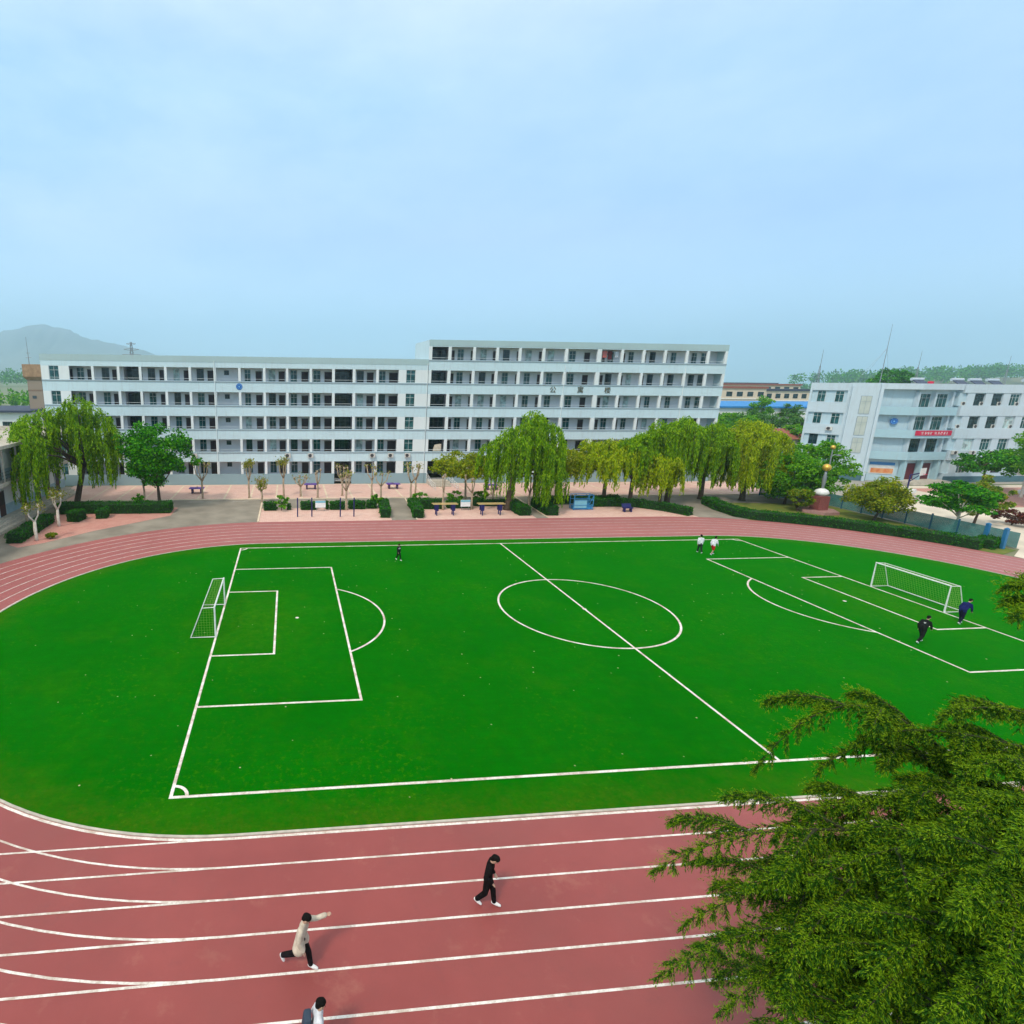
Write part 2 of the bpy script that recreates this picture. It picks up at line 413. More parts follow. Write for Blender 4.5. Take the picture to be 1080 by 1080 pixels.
for s in (-1, 1):
    for dep, wid in ((8.09, 9.98), (3.63, 4.89)):
        x = s*(L2-dep); vl(x, -wid-LW, wid+LW)
        for y in (-wid, wid):
            a0_, a1_ = sorted((s*(L2-LW), x+s*LW)); hl(a0_, a1_, y)
    th = math.acos((8.09-5.05)/5.83)
    arc(s*(L2-5.05), 0, 5.83, PI-th if s > 0 else -th, PI+th if s > 0 else th)
    arc(s*(L2-5.05), 0, .06, 0, 2*PI, 16, .06)
    for t in (-1, 1):
        a = {(-1,-1):0, (1,-1):PI/2, (1,1):PI, (-1,1):1.5*PI}[(s,t)]; arc(s*L2, t*W2, .6, a, a+PI/2, 16)
arc(0, 0, 5.856, 0, 2*PI, 96); arc(0, 0, .07, 0, 2*PI, 16, .07)
o = b.build('pitch_lines', M['line']); o['kind'] = 'structure'

# roads and paving round the track (sheets a few mm apart)
sheet('asphalt_road', [(-75,-10),(-26,-10),(-26,20),(60,20),(60,48),(-75,48)], -.030, M['asphalt'])
def arcpts(r, t0, t1, n=24, cx=-XC): return [(cx+r*math.cos(t0+(t1-t0)*i/n), YC+r*math.sin(t0+(t1-t0)*i/n)) for i in range(n+1)]
sheet('paved_apron', [(-24.1,25.3),(31,25.3),(34,32.4),(-24.1,32.4)], -.024, M['pinktile'])
sheet('building_forecourt', [(-52,37.9),(52,37.9),(52,48.6),(-52,48.6)], -.022, M['pinktile'])
b = MB()
for x in np.arange(-50, 50, 3.45): b.hexa([(x-.12,38,-.03),(x+.12,38,-.03),(x+.12,48.2,-.03),(x-.12,48.2,-.03),(x-.12,38,-.016),(x+.12,38,-.016),(x+.12,48.2,-.016),(x-.12,48.2,-.016)])
b.box(-52,52,37.7,37.95,-.03,.06); b.box(-24.25,-24.05,25.8,37.7,-.03,.06); b.box(-52,52,48.0,48.3,-.03,-.015)
o = b.build('paving_strips', M['creamline']); o['kind'] = 'structure'
b = MB(); b.face([(-33.5,36.5,-.026),(-30.6,36.5,-.026),(-30.6,36.75,-.026),(-33.5,36.75,-.026)]); b.face([(-28,36.6,-.026),(-26,36.6,-.026),(-26,36.85,-.026),(-28,36.85,-.026)])
o = b.build('road_marking', M['roadline']); o['kind'] = 'structure'
sheet('planting_bed_paving', [(-45.9,17.5),(-44.2,18.9),(-40.9,23.1),(-37.0,26.8),(-34.4,29.4),(-34.3,33.5),(-47.6,33.5),(-47.2,18.5)], -.022, M['redtile'])
sheet('corner_paving', [(-60,-5),(-49.3,-5),(-47.9,8),(-45.9,13.8),(-47.2,16.5),(-60,16.5)], -.024, M['pinktile'])
# grey footpaths between the hedges, with pale kerbs
b = MB(); b.face([(-9.0,25.7,-.018),(-6.1,25.7,-.018),(-5.1,37.6,-.018),(-7.8,37.6,-.018)]); b.face([(8.2,25.7,-.018),(9.6,25.7,-.018),(10.4,37.6,-.018),(8.9,37.6,-.018)]); b.face([(28.2,25.2,-.018),(32.0,24.4,-.018),(36,33,-.018),(27.5,33,-.018)])
o = b.build('footpaths', M['asphalt']); o['kind'] = 'structure'
b = MB(); b.seg((-6.1,25.7),(-5.1,37.6),0,11.8,.0,.12,-.03,.05); b.seg((9.6,25.7),(10.4,37.6),0,11.8,.0,.12,-.03,.05)
o = b.build('path_kerbs', M['creamline']); o['kind'] = 'structure'
# right side: bed behind the hedge and the bright yard beyond the fence
bed = arcpts(26.1, R(66), R(22), 20, XC)
sheet('grass_bed', bed+[(50.1,10.6),(50.4,31),(36,33)], -.012, M['bedgrass'])
sheet('concrete_yard', [(47,-10),(130,-10),(130,43),(51,43),(51,11),(47.5,9)], -.026, M['creamtile'])
sheet('office_forecourt', [(51,33),(70,33),(72,43.8),(130,43.8),(130,55),(51,55)], -.020, mat('grey_forecourt', (.36, .34, .29), .85, (.28, .27, .24), .4, 7))
sheet('court_paving', [(73,28),(130,28),(130,41),(75,41)], -.018, M['redtile'])

# ------------------------------------------------------------------ school building (two blocks with a movement joint)
YF, YB = 48.4, 50.3
def make_window(name, w, h, pane, frame=None, bars=1):
    """a window standing proud of a wall at y=0, facing -y; pane is a sub-part"""
    b = MB(); t = .05; frame = frame or M['wframe']
    b.box(-w/2,w/2,-.07,0,0,t); b.box(-w/2,w/2,-.07,0,h-t,h); b.box(-w/2,-w/2+t,-.07,0,t,h-t); b.box(w/2-t,w/2,-.07,0,t,h-t)
    for i in range(bars):
        x = -w/2+w*(i+1)/(bars+1); b.box(x-.02,x+.02,-.065,0,t,h-t)
    b.box(-w/2+t,w/2-t,-.06,0,h*.68,h*.68+.04)
    o = b.build(name, frame)
    p = MB(); p.box(-w/2+t,w/2-t,-.045,-.004,t,h-t); p.build('pane', pane, o)
    return o
def make_door(w, h):
    b = MB(); b.box(-w/2,w/2,-.05,0,0,h); o = b.build('door', M['door'])
    p = MB(); p.box(-w/2+.1,w/2-.1,-.065,-.051,.15,h*.45); p.build('panel', M['doorpanel'], o)
    f = MB(); f.box(-w/2-.06,-w/2,-.06,0,0,h); f.box(w/2,w/2+.06,-.06,0,0,h); f.box(-w/2-.06,w/2+.06,-.06,0,h,h+.06); f.build('door_frame', M['wframe'], o)
    return o
def make_ac():
    b = MB(); b.box(-.42,.42,-.38,-.04,0,.6); o = b.build('air_conditioner', M['acwhite'], bevel=.02)
    g = MB()
    g.lathe([(0,.0),(.24,0),(.26,-.012)], (0,0,0), 20)
    g.v = [(x-.08, -.384+z*.2, y+.3) for x, y, z in g.v]; g.build('fan_grille', M['acdark'], o)
    return o
PROTO = []
def proto(o): PROTO.append(o); return o
W_ = {}
def window_for(w, h, kind, bars=1):
    k = (round(w,1), round(h,1), kind, bars)
    if k not in W_:
        W_[k] = proto(make_window('window', w, h, M[kind], M['dframe'] if kind == 'glass2' else (M['ledge'] if kind == 'glass4' else None), bars))
    return W_[k]
D_ = {}
def door_for(w, h):
    k = (round(w,1), round(h,1))
    if k not in D_: D_[k] = proto(make_door(w, h))
    return D_[k]
AC = proto(make_ac())

def wing(root, x0, x1, sills, roofz, opens, solid, wins, doors, stairs, grounddoors, smallwins=(), depth=9.5, topwall=False):
    H = 1.87
    ops = sorted(opens+solid)
    w = MB()                                    # bands, end walls
    for k, s in enumerate(sills):
        bd = MB(); bd.box(x0, x1, YF, YF+.28, s+H, sills[k+1] if k+1 < len(sills) else roofz-.85); bd.build('parapet_wall', M['facade'], root)
    w.box(x0, x0+.25, YF+.28, YF+depth, 0, roofz-.02); w.box(x1-.25, x1, YF+.28, YF+depth, 0, roofz-.02)
    w.box(x0+.25, x1-.25, YF+depth-.25, YF+depth, 0, roofz-.02)
    w.build('wall', M['facade'], root)
    p = MB(); p.box(x0-.02, x1+.02, YF-.03, YF+.28, roofz-.85, roofz); p.build('parapet', M['cap'], root)
    # piers and columns
    cur = x0; gaps = []
    for a, c in ops: gaps.append((cur, a)); cur = c
    gaps.append((cur, x1))
    for k, s in enumerate(sills):
        for a, d in gaps:
            if d-a > .02: c = MB(); c.box(a, d, YF+.003, YF+.275, s, s+H); c.build('column', M['column'], root)
    # dado
    d = MB(); cur = x0
    for a, c in sorted(grounddoors): d.box(cur, a, YF-.01, YF+.28, 0, sills[0]); cur = c
    d.box(cur, x1, YF-.01, YF+.28, 0, sills[0]); d.build('plinth', M['plinth'], root)
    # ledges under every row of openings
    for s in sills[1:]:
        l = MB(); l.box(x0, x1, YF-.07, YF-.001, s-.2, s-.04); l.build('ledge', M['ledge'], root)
    # corridor floors, recessed wall, roof
    for s in sills: f = MB(); f.box(x0+.25, x1-.25, YF+.28, YB+.2 if s != sills[0] else YB, s-1.25, s-1.05); f.build('floor_slab', M['roofing'], root)
    f = MB(); f.box(x0+.25, x1-.25, YF+.28, YF+depth-.25, roofz-.95, roofz-.75); f.build('roof', M['roofing'], root)
    bw = MB(); cur = x0+.25
    lv = [s-1.05 for s in sills]
    for a, c in sorted(stairs)+[(x1-.25, x1-.25)]:
        for k, z in enumerate(lv):
            zt = (lv[k+1]-.2) if k+1 < len(lv) else roofz-.95
            if a-cur > .05: bw.box(cur, a, YB, YB+.2, z, zt)
            if k and a < x1-.3 and False: pass
        cur = c
    for a, c in stairs:                          # stair wells run deeper
        for k, z in enumerate(lv):
            zt = (lv[k+1]-.2) if k+1 < len(lv) else roofz-.95
            bw.box(a-.2, a, YB+.2, YB+4.5, z, zt); bw.box(c, c+.2, YB+.2, YB+4.5, z, zt); bw.box(a, c, YB+4.3, YB+4.5, z, zt)
    bw.build('corridor_wall', M['corridor'], root)
    for k, s in enumerate(sills[1:]):
        ri = MB(); ri.box(x0+.3, x1-.3, YF+.1, YF+.14, s+.28, s+.32); ri.build('handrail', M['column'], root)
    # windows and doors on the corridor wall
    for k, s in enumerate(sills):
        for a, c in wins:
            kd = random.choices(['glass','glass2','glass3'], [5.5,3,2.3])[0]
            inst(window_for(c-a, 1.8, kd), root, ((a+c)/2, YB-.002, s-.12))
        for a, c in doors:
            inst(door_for(c-a, 2.5), root, ((a+c)/2, YB-.002, s-1.05))
        for a, c in smallwins:
            inst(window_for(c-a, .65, 'glass2'), root, ((a+c)/2, YB-.002, s+.85))
        for a, c in solid:
            inst(window_for(c-a, H, 'glass'), root, ((a+c)/2, YF+.2, s))
        for a, c in stairs:
            inst(window_for(c-a-.3, 1.9, 'glass2', 2), root, ((a+c)/2, YB+1.2 if k else YB+3.2, s-.3))  # dark glazed panel added inside the stair well to stand for its shade
            if k:
                bb = MB()
    return gaps
left = thing('school_block', 'long pale blue gallery block, the lower of the two joined blocks, with a blue emblem', 'building', (0,0,0))
LS = [1.6, 4.93, 8.32, 11.76, 15.2]
lop = [(-51.2,-48.2),(-47.85,-44.7),(-44.35,-41.7),(-41.35,-38.2),(-37.85,-34.8),(-34.45,-31.3),(-30.95,-27.8),(-27.45,-24.25),(-23.9,-20.95),(-20.6,-17.5),(-17.15,-14.2),(-13.8,-11.15),(-10.75,-7.65),(-7.3,-4.3)]
lsol = [(-53.9,-52.6),(-3.15,-1.75)]
lw = [(-50.8,-49.8),(-47.35,-46.35),(-40.9,-39.9),(-37.3,-36.4),(-33.95,-32.95),(-27.05,-26.15),(-23.5,-22.5),(-20.3,-19.3),(-16.9,-15.8),(-10.3,-9.3),(-6.95,-5.95)]
ld = [(-52.0,-51.4),(-49.35,-48.75),(-45.9,-45.3),(-39.25,-38.65),(-35.8,-35.1),(-32.4,-31.5),(-25.4,-24.5),(-22.05,-21.1),(-18.65,-17.65),(-15.2,-14.1),(-8.8,-7.8),(-5.4,-4.1)]
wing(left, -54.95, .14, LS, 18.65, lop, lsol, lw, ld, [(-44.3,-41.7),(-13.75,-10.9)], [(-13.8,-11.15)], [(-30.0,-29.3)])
RS = LS+[18.6]
rop = [(.63,3.1),(3.55,6.85),(7.25,10.4),(10.8,13.9),(14.3,17.6),(18.0,21.15),(21.6,26.3),(26.95,30.1),(30.5,33.6),(34.0,37.1),(37.5,40.7),(41.1,44.2),(44.6,47.2)]
rw = [(5.0,6.0),(8.6,9.55),(12.2,13.15),(15.7,16.7),(19.3,20.3),(22.7,23.8),(29.0,30.0),(32.4,33.3),(36.0,36.9),(39.5,40.4),(42.95,43.9),(44.6,45.7)]
rd = [(4.1,4.55),(7.05,7.6),(10.6,11.15),(14.3,14.85),(17.9,18.45),(25.2,26.1),(28.1,28.6),(31.3,31.85),(34.9,35.4),(38.4,38.9),(41.9,42.4)]
right = thing('school_block', 'taller pale blue gallery block with three bronze characters on its wall', 'building', (0,0,0))
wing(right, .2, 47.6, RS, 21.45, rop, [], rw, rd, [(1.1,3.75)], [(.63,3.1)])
# white gable above the lower roof is the block's own end wall; pale pipes down the facade joint
for x, rt in ((.05, left), (-31.15, left), (21.35, right), (40.9, right)):
    b = MB(); b.tube([(x, YF-.06, 1.7), (x, YF-.06, 18.0)], .045, 6); b.build('drainpipe', M['column'], rt)
for x in (-44.9,-34.5,-20.8,-17.4,-8.0,-5.2,-2.6): inst(AC, left, (x, YF, 4.1 if x > -40 else 4.0))
for x in (34.9, 41.4): inst(AC, right, (x, YF, 4.05))
# characters on the wall: two-storey letters of the dormitory block
def text_mesh(txt, name, size, m, parent=None, loc=(0,0,0), rot=(PI/2,0,0), ext=.03):
    cu = bpy.data.curves.new(name, 'FONT'); cu.body = txt; cu.size = size; cu.extrude = ext; cu.align_x = 'CENTER'; cu.align_y = 'CENTER'; cu.resolution_u = 2
    o = bpy.data.objects.new(name, cu); COL.objects.link(o); bpy.context.view_layer.update()
    me = bpy.data.meshes.new_from_object(o.evaluated_get(bpy.context.evaluated_depsgraph_get()))
    bpy.data.objects.remove(o); bpy.data.curves.remove(cu)
    me.materials.clear(); me.materials.append(m)
    q = bpy.data.objects.new(name, me); COL.objects.link(q); q.location = loc; q.rotation_euler = rot
    if parent: q.parent = parent
    return q
chm = mat('bronze_letters', (.14, .12, .05), .5, (.07, .07, .05), 3)
for ch, x in (('公',19.7),('寓',24.1),('楼',28.5)):
    text_mesh(ch, 'letter', 1.05, chm, right, (x, YF-.05, 14.35))
# blue round emblem on the lower block
def emblem(parent, loc, r, rz=0):
    b = MB(); b.lathe([(0,.05),(r*.75,.05),(r,.03),(r,0)], n=28)
    b.v = [(x, -z, y) for x, y, z in b.v]
    o = b.build('emblem', mat('emblem_blue', (.012, .12, .46), .4), parent, loc=loc); o.rotation_euler = (0,0,rz)
    c = MB(); c.lathe([(0,.0),(r*.22,0),(r*.26,-.01)], n=20); c.v = [(x, -.056-z, y) for x, y, z in c.v]; c.build('emblem_centre', mat('emblem_light', (.22, .50, .75), .4), o)
    q = MB(); q.lathe([(r*.70,0),(r*.78,0)], n=28); q.v = [(x, -.057, y) for x, y, z in q.v]; q.build('emblem_ring', bpy.data.materials['emblem_light'], o)
emblem(left, (-27.7, YF-.002, 14.42), .46)
# tarpaulin bundle and washing on the galleries
b = MB(); b.hexa([(1.55,48.75,4.95),(2.75,48.75,4.95),(2.75,49.4,4.95),(1.55,49.4,4.95),(1.75,48.8,5.9),(2.85,48.8,6.1),(2.7,49.3,6.1),(1.8,49.3,5.9)])
o = b.build('covered_bundle', mat('beige_tarp', (.66, .58, .46), .8, (.5, .43, .34), 3), bevel=.08); tag(o, 'beige covered bundle standing on the gallery above the dark entrance', 'bundle')
def garment(loc, c, w, h, label):
    b = MB(); n = 6
    for i in range(n):
        x0, x1 = -w/2+w*i/n, -w/2+w*(i+1)/n; y0, y1 = .05*math.sin(i*1.9), .05*math.sin((i+1)*1.9)
        b.hexa([(x0,y0,-h),(x1,y1,-h),(x1,y1+.03,-h),(x0,y0+.03,-h),(x0*.8,0,0),(x1*.8,0,0),(x1*.8,.03,0),(x0*.8,.03,0)])
    b.hexa([(-w*.75,0,-h*.4),(-w*.4,0,-h*.4),(-w*.4,.03,-h*.4),(-w*.75,.03,-h*.4),(-w*.5,0,-.02),(-w*.38,0,-.02),(-w*.38,.03,-.02),(-w*.5,.03,-.02)])
    b.hexa([(w*.4,0,-h*.4),(w*.75,0,-h*.4),(w*.75,.03,-h*.4),(w*.4,.03,-h*.4),(w*.38,0,-.02),(w*.5,0,-.02),(w*.5,.03,-.02),(w*.38,.03,-.02)])
    o = b.build('hanging_garment', mat('cloth_'+label[:6], c, .9), loc=loc); tag(o, label, 'laundry', 'washing hung on the top gallery')
garment((27.7,48.9,20.3), (.55,.16,.14), .7, 1.0, 'salmon red garment hung in the top gallery of the taller block')
garment((28.6,48.95,20.3), (.10,.012,.02), .6, 1.25, 'dark maroon garment hung beside the salmon one in the top gallery')
garment((29.7,48.95,20.25), (.62,.66,.74), .5, .9, 'pale white garment hung in the top gallery right of the red ones')
b = MB(); b.hexa([(-20.9,48.9,2.5),(-19.9,48.9,2.5),(-19.9,48.93,2.5),(-20.9,48.93,2.5),(-20.8,48.9,3.2),(-19.95,48.9,3.2),(-19.95,48.93,3.2),(-20.8,48.93,3.2)])
# stair with white railing in front of the entrance
t = thing('entrance_ramp', 'white railed entrance steps in front of the dark doorway', 'stairs', (2.2,46,0))
b = MB()
for i in range(4): b.box(-1.6,1.5,-.4-.35*(3-i)+.8,2.35,0+.16*i+.001*i,.16*(i+1))
b.build('steps', M['kerb'], t)
for sx in (-1.75, 1.65):
    r = MB()
    for yy, z0 in ((2.0,1.75),(.8,1.5),(-.4,1.2),(-1.5,1.0),(-2.6,1.0),(-3.6,1.0)):
        r.tube([(sx,yy,0),(sx,yy,z0)], .03, 6)
    for dz in (0,-.35,-.65): r.tube([(sx,2.0,1.75+dz),(sx,-1.5,1.0+dz),(sx,-3.6,1.0+dz)], .025, 6)
    r.build('railing', M['steelwhite'], t)
# roof bits on the tall block
b = MB(); b.box(-.35,.35,-.3,.3,0,.25); b.tube([(0,0,.25),(0,0,.5)], .12, 8); o = b.build('roof_vent', M['grey'], loc=(24.3,49.4,20.75)); tag(o, 'small grey vent box on the parapet roof of the taller block', 'roof vent')

# ------------------------------------------------------------------ office building on the right
off = thing('office_building', 'blue and white office building with red banner and angled end block, beyond the fence', 'building', (0,0,0))
A_, B_, C_, D2, E_, F_ = (68.3,53.9), (71.2,49.6), (74.9,47.6), (79.2,45.3), (86.6,45.7), (124,45.7)
def dist(P, Q): return math.hypot(Q[0]-P[0], Q[1]-P[1])
FL = [4.1, 7.65, 11.3]; RZ = 15.9
class Pieces:
    def __init__(s, name, m): s.name = name; s.m = m
    def seg(s, *a, **k):
        b = MB(); b.seg(*a, **k); h = abs(a[7]-a[6]); L = abs(a[3]-a[2])
        b.build('pilaster' if h > L*1.2 else s.name, s.m, off)
wl = MB(); wh = Pieces('white_band', M['officewhite']); tl = Pieces('balcony', M['officeteal']); win_jobs = []
# core volume behind the facades
core = [(68.9,54.4),(71.9,50.1),(75.4,48.3),(79.4,46.6),(86.7,46.6),(124,46.6),(124,58),(78,60)]
n = len(core); nb = len(wl.v)
wl.v += [(x,y,0) for x,y in core]+[(x,y,RZ-.5) for x,y in core]
for i in range(n): j = (i+1)%n; wl.f.append((nb+i,nb+j,nb+n+j,nb+n+i)); wl.m.append(0)
wl.f.append(tuple(nb+n+i for i in range(n))); wl.m.append(0)
LA = dist(A_, B_)
heads = [3.9, 7.4, 11.0, 14.7]
# angled end block: white parapet bands, recessed window strips
for z0, z1 in ((0,2.0),(3.75,5.6),(7.4,9.1),(11.05,12.75),(14.7,RZ)): wh.seg(A_, B_, 0, LA, -.6, 0, z0, z1)
for z0, z1 in ((2.0,3.75),(5.6,7.4),(9.1,11.05),(12.75,14.7)):
    wl.seg(A_, B_, .0, LA, -.6, -.30, z0, z1); wh.seg(A_, B_, 0, .3, -.3, -.004, z0, z1); wh.seg(A_, B_, LA-.3, LA, -.3, -.004, z0, z1)
    for s0 in (1.0, 3.35): win_jobs.append((A_, B_, s0, s0+1.15, -.29, z0+.05, z1-.08, random.choice(['glass','glass2','glass'])))
# stair tower with a tall light
LB = dist(B_, C_)
wh.seg(B_, C_, 0, LB, -.5, .12, 0, RZ+.05); wh.seg(B_, C_, .1, .4, .12, .4, 0, RZ-.5); wh.seg(B_, C_, LB-.5, LB-.1, .12, .4, 0, RZ)
for z0, z1, kd in ((11.0,13.9,'glass4'),(7.5,10.6,'glass4'),(4.6,7.1,'glass4')): win_jobs.append((B_, C_, 1.5, 2.9, .12, z0, z1, kd))
# angled blank wall and the window wall, balconies in front of both
LC, LD = dist(C_, D2), dist(D2, E_)
for P, Q, Ln in ((C_, D2, LC), (D2, E_, LD)):
    wl.seg(P, Q, 0, Ln, -1.4, -1.0, 0, RZ-.3)
    wh.seg(P, Q, -.1, Ln+.1, -1.2, .1, 15.0, RZ+.02)
    for z in FL: tl.seg(P, Q, 0, Ln, -1.0, 0, z-.35, z-.05); 
    for z in FL: tl.seg(P, Q, .0, Ln, -.18, .003, z-.05, z+.95)
for i, z in enumerate(FL):
    for s0 in (.6, 3.9): win_jobs.append((D2, E_, s0, s0+2.3, -1.0, z+.9, z+3.05, 'glass' if z > 5 else 'glass2'))
    for s0 in (.0, 3.2, 6.6): wh.seg(D2, E_, s0+.05, s0+.4, -1.0, -.5, z-.05, z+3.3)
# ground floor of the entrance
dr = [(D2, E_, .9, 3.1), (D2, E_, 3.9, 6.1)]
for P, Q, s0, s1 in dr:
    d = MB(); d.seg(P, Q, s0, s1, -1.0, -.9, .15, 3.1); d.build('entrance_door', mat('maroon_door', (.11, .008, .02), .45), off)
tl.seg(D2, E_, .0, .5, -.9, -.2, .0, 3.75); tl.seg(D2, E_, 3.2, 3.6, -.9, -.2, .0, 3.75); tl.seg(D2, E_, 6.5, 7.0, -.9, -.2, .0, 3.75)
st = MB()
for i in range(3): st.seg(D2, E_, -.5, LD+.2, -1.0, 2.2-.4*i, .0+.15*i-.005, .15*(i+1)-.005)
st.build('entrance_steps', M['kerb'], off)
# right wing
LE = dist(E_, F_)
for z in (3.75, 7.3, 10.95): wh.seg(E_, F_, .4, LE, -.9, .1, z-.05, z+1.6)
wh.seg(E_, F_, .4, LE, -.9, .1, 14.55, RZ); wh.seg(E_, F_, .4, LE, -.9, .0, 0, 1.5, 0)
for k, z in enumerate((1.5, 5.3, 8.85, 12.5)):
    zt = (3.70, 7.25, 10.90, 14.55)[k]
    wl.seg(E_, F_, 0, LE, -.9, -.22, z, zt)
    for i in range(11):
        s0 = 1.2+3.25*i
        wh.seg(E_, F_, s0, s0+1.3, -.22, .02, z, zt)
        win_jobs.append((E_, F_, s0+1.4, s0+3.15, -.22, z+.05, zt-.05, random.choice(['glass','glass','glass2','glass3'])))
wl.build('wall', M['officewall'], off)
for P, Q, s0, s1, o, z0, z1, kd in win_jobs:
    Pv, Qv = Vector(P), Vector(Q); d = (Qv-Pv).normalized(); nn = Vector((d.y,-d.x)); c = Pv+d*(s0+s1)/2+nn*o
    w = inst(window_for(s1-s0, z1-z0, kd, 2 if s1-s0 > 1.6 else 1), off, (c.x+nn.x*.003, c.y+nn.y*.003, z0)); w.rotation_euler = (0,0,math.atan2(d.y,d.x))
for k, z in enumerate((5.0, 8.75, 12.4)):
    for i in range(5):
        inst(AC, off, (E_[0]+1.0+3.25*i, E_[1]+.48-(.62 if k == 0 else 0), z-(.3 if k == 0 else -.15)))
x = inst(AC, off, (0,0,0)); dv = (Vector(B_)-Vector(A_)).normalized(); q = Vector(A_)+dv*3.5; x.location = (q.x,q.y,7.9+.2); x.rotation_euler = (0,0,math.atan2(dv.y,dv.x))
pm_ = mat('dark_teal_plinth', (.07, .16, .19), .7)
pl = MB(); pl.seg(B_, C_, -.05, LB+.05, .13, .2, 0, 1.3); pl.build('plinth', pm_, off)
pl = MB(); pl.seg(E_, F_, .4, LE, .0, .05, 0, 1.0); pl.build('plinth', pm_, off)
ang = math.atan2(D2[1]-C_[1], D2[0]-C_[0])
emblem(off, (77.35,47.05,9.9), .5, ang)
# banner, poster
b = MB(); b.seg(D2, E_, .3, 7.3, .02, .09, 7.75, 8.55); bn = b.build('banner', M['red']); tag(bn, 'long red banner with white writing hung along the office balcony', 'banner')
b = MB()
rr = random.Random(3)
sx = 1.35
for gi, cnt in enumerate((4, 5)):
    for i in range(cnt):
        for q_ in range(4):
            x0 = sx+rr.uniform(0,.25); z0 = 7.93+.1*q_+rr.uniform(0,.04); b.seg(D2, E_, x0, x0+rr.uniform(.12,.3), .095, .10, z0, z0+.05)
        for q_ in range(2):
            x0 = sx+rr.uniform(.05,.4); b.seg(D2, E_, x0, x0+.05, .095, .101, 7.92, 8.36)
        sx += .55
    sx += .35
b.build('banner_writing', mat('white_lettering', (.8,.7,.7), .7), bn)
t = thing('notice_board', 'poster board with blue and orange bands on the wall left of the maroon doors', 'poster', (0,0,0))
b = MB(); b.seg(C_, D2, .6, 3.9, -.98, -.9, 1.2, 3.2); b.build('board', mat('poster_pale', (.62,.66,.66), .6), t)
b = MB(); b.seg(C_, D2, .62, 3.88, -.9, -.895, 2.7, 3.18); b.build('blue_band', mat('poster_blue', (.05,.22,.5), .6), t)
b = MB(); b.seg(C_, D2, .9, 3.8, -.9, -.894, 1.35, 2.15); b.build('orange_band', mat('poster_orange', (.62,.16,.05), .6, (.7,.35,.15), 2), t)
# things on the office roof
def mast(label, x, y, h, r, z0=15.4, lattice=True, guys=False):
    t = thing('antenna_mast', label, 'mast', (x,y,z0), group='masts on the office roof')
    b = MB()
    if lattice:
        hl_ = h*.55
        for k in range(3):
            a = 2*PI*k/3; b.tube([(.28*math.cos(a),.28*math.sin(a),0),(.07*math.cos(a),.07*math.sin(a),hl_)], .03, 5)
        for i in range(9):
            f0, f1 = i/9, (i+1)/9
            for k in range(3):
                a, c = 2*PI*k/3, 2*PI*(k+1)/3; r0, r1 = .28-.21*f0, .28-.21*f1
                b.tube([(r0*math.cos(a),r0*math.sin(a),hl_*f0),(r1*math.cos(c),r1*math.sin(c),hl_*f1)], .018, 4)
        b.box(-.3,.3,-.3,.3,0,.5); b.build('lattice', M['grey'], t)
        p = MB(); p.tube([(0,0,hl_-.3),(0,0,h)], [.05,.02], 5); p.build('rod', M['grey'], t)
    else:
        b.tube([(0,0,0),(0,0,h*.6),(0,0,h)], [.06,.045,.02], 6); b.build('pole', M['grey'], t)
        g = MB()
        for dx, dy in ((-4,1),(3.5,1.5),(.2,4)): g.tube([(0,0,h*.62),(dx,dy,0)], .012, 4)
        g.build('guy_wire', M['grey'], t)
mast('short lattice mast on the left end of the office roof', 69.6, 54.2, 6.0, .2)
mast('tallest thin guyed pole on the office roof', 77.2, 50.5, 9.9, .06, lattice=False)
mast('lattice mast above the balconies on the office roof', 84.9, 51.5, 5.9, .2)
mast('lattice mast at the right end of the office roof behind solar heaters', 102, 51.5, 5.3, .2)
tank = mat('solar_tank', (.66,.68,.7), .3, metal=.5); tubes = mat('solar_tubes', (.02,.03,.07), .2)
SOL = None
for i, (x, y, lab) in enumerate([(84.0,50.0,'leftmost solar heater on the office roof, beside a red barrel'),(91.5,50,'second solar heater on the office roof from the left'),(94.8,50,'third solar heater along the office roof'),(98.2,50,'fourth solar heater along the office roof'),(105.2,50,'solar heater just right of the last lattice mast'),(108.6,50,'rightmost solar heater on the office roof')]):
    if SOL is None:
        SOL = thing('solar_water_heater', lab, 'solar heater', (x,y,15.4), group='solar heaters on the office roof')
        b = MB(); b.tube([(-1.1,.5,1.25),(1.1,.5,1.25)], .24, 12); b.build('tank', tank, SOL)
        b = MB(); b.hexa([(-1,-1.0,.15),(1,-1.0,.15),(1,-1.0,.22),(-1,-1.0,.22),(-1,.45,1.1),(1,.45,1.1),(1,.4,1.18),(-1,.4,1.18)]); b.build('collector', tubes, SOL)
        b = MB()
        for sx in (-1,1): b.tube([(sx,.5,0),(sx,.5,1.2)], .03, 5); b.tube([(sx,-1,0),(sx,.5,1.1)], .03, 5)
        b.build('stand', M['grey'], SOL)
    else:
        s = copy_tree(SOL); s.location = (x,y,15.4); s['label'] = lab
b = MB(); b.lathe([(0,0),(.38,0),(.4,.3),(.38,.6),(.4,.9),(0,.95)], n=18); o = b.build('roof_barrel', M['red'], loc=(86.4,50.3,15.4), smooth=True); tag(o, 'red barrel standing on the office roof beside a solar heater', 'barrel')
# low annex left of the office
t = thing('annex', 'low flat annex with blue fascia left of the office end block', 'building', (0,0,0))
b = MB(); b.box(62,69,56,62,0,3.4); b.build('wall', M['officewhite'], t)
b = MB(); b.box(61.7,69.3,55.7,62.3,3.4,4.2); b.build('fascia', M['blueroof'], t)
for x in (63.5,66.5): inst(window_for(1.4,1.5,'glass'), t, (x,55.99,1.2))

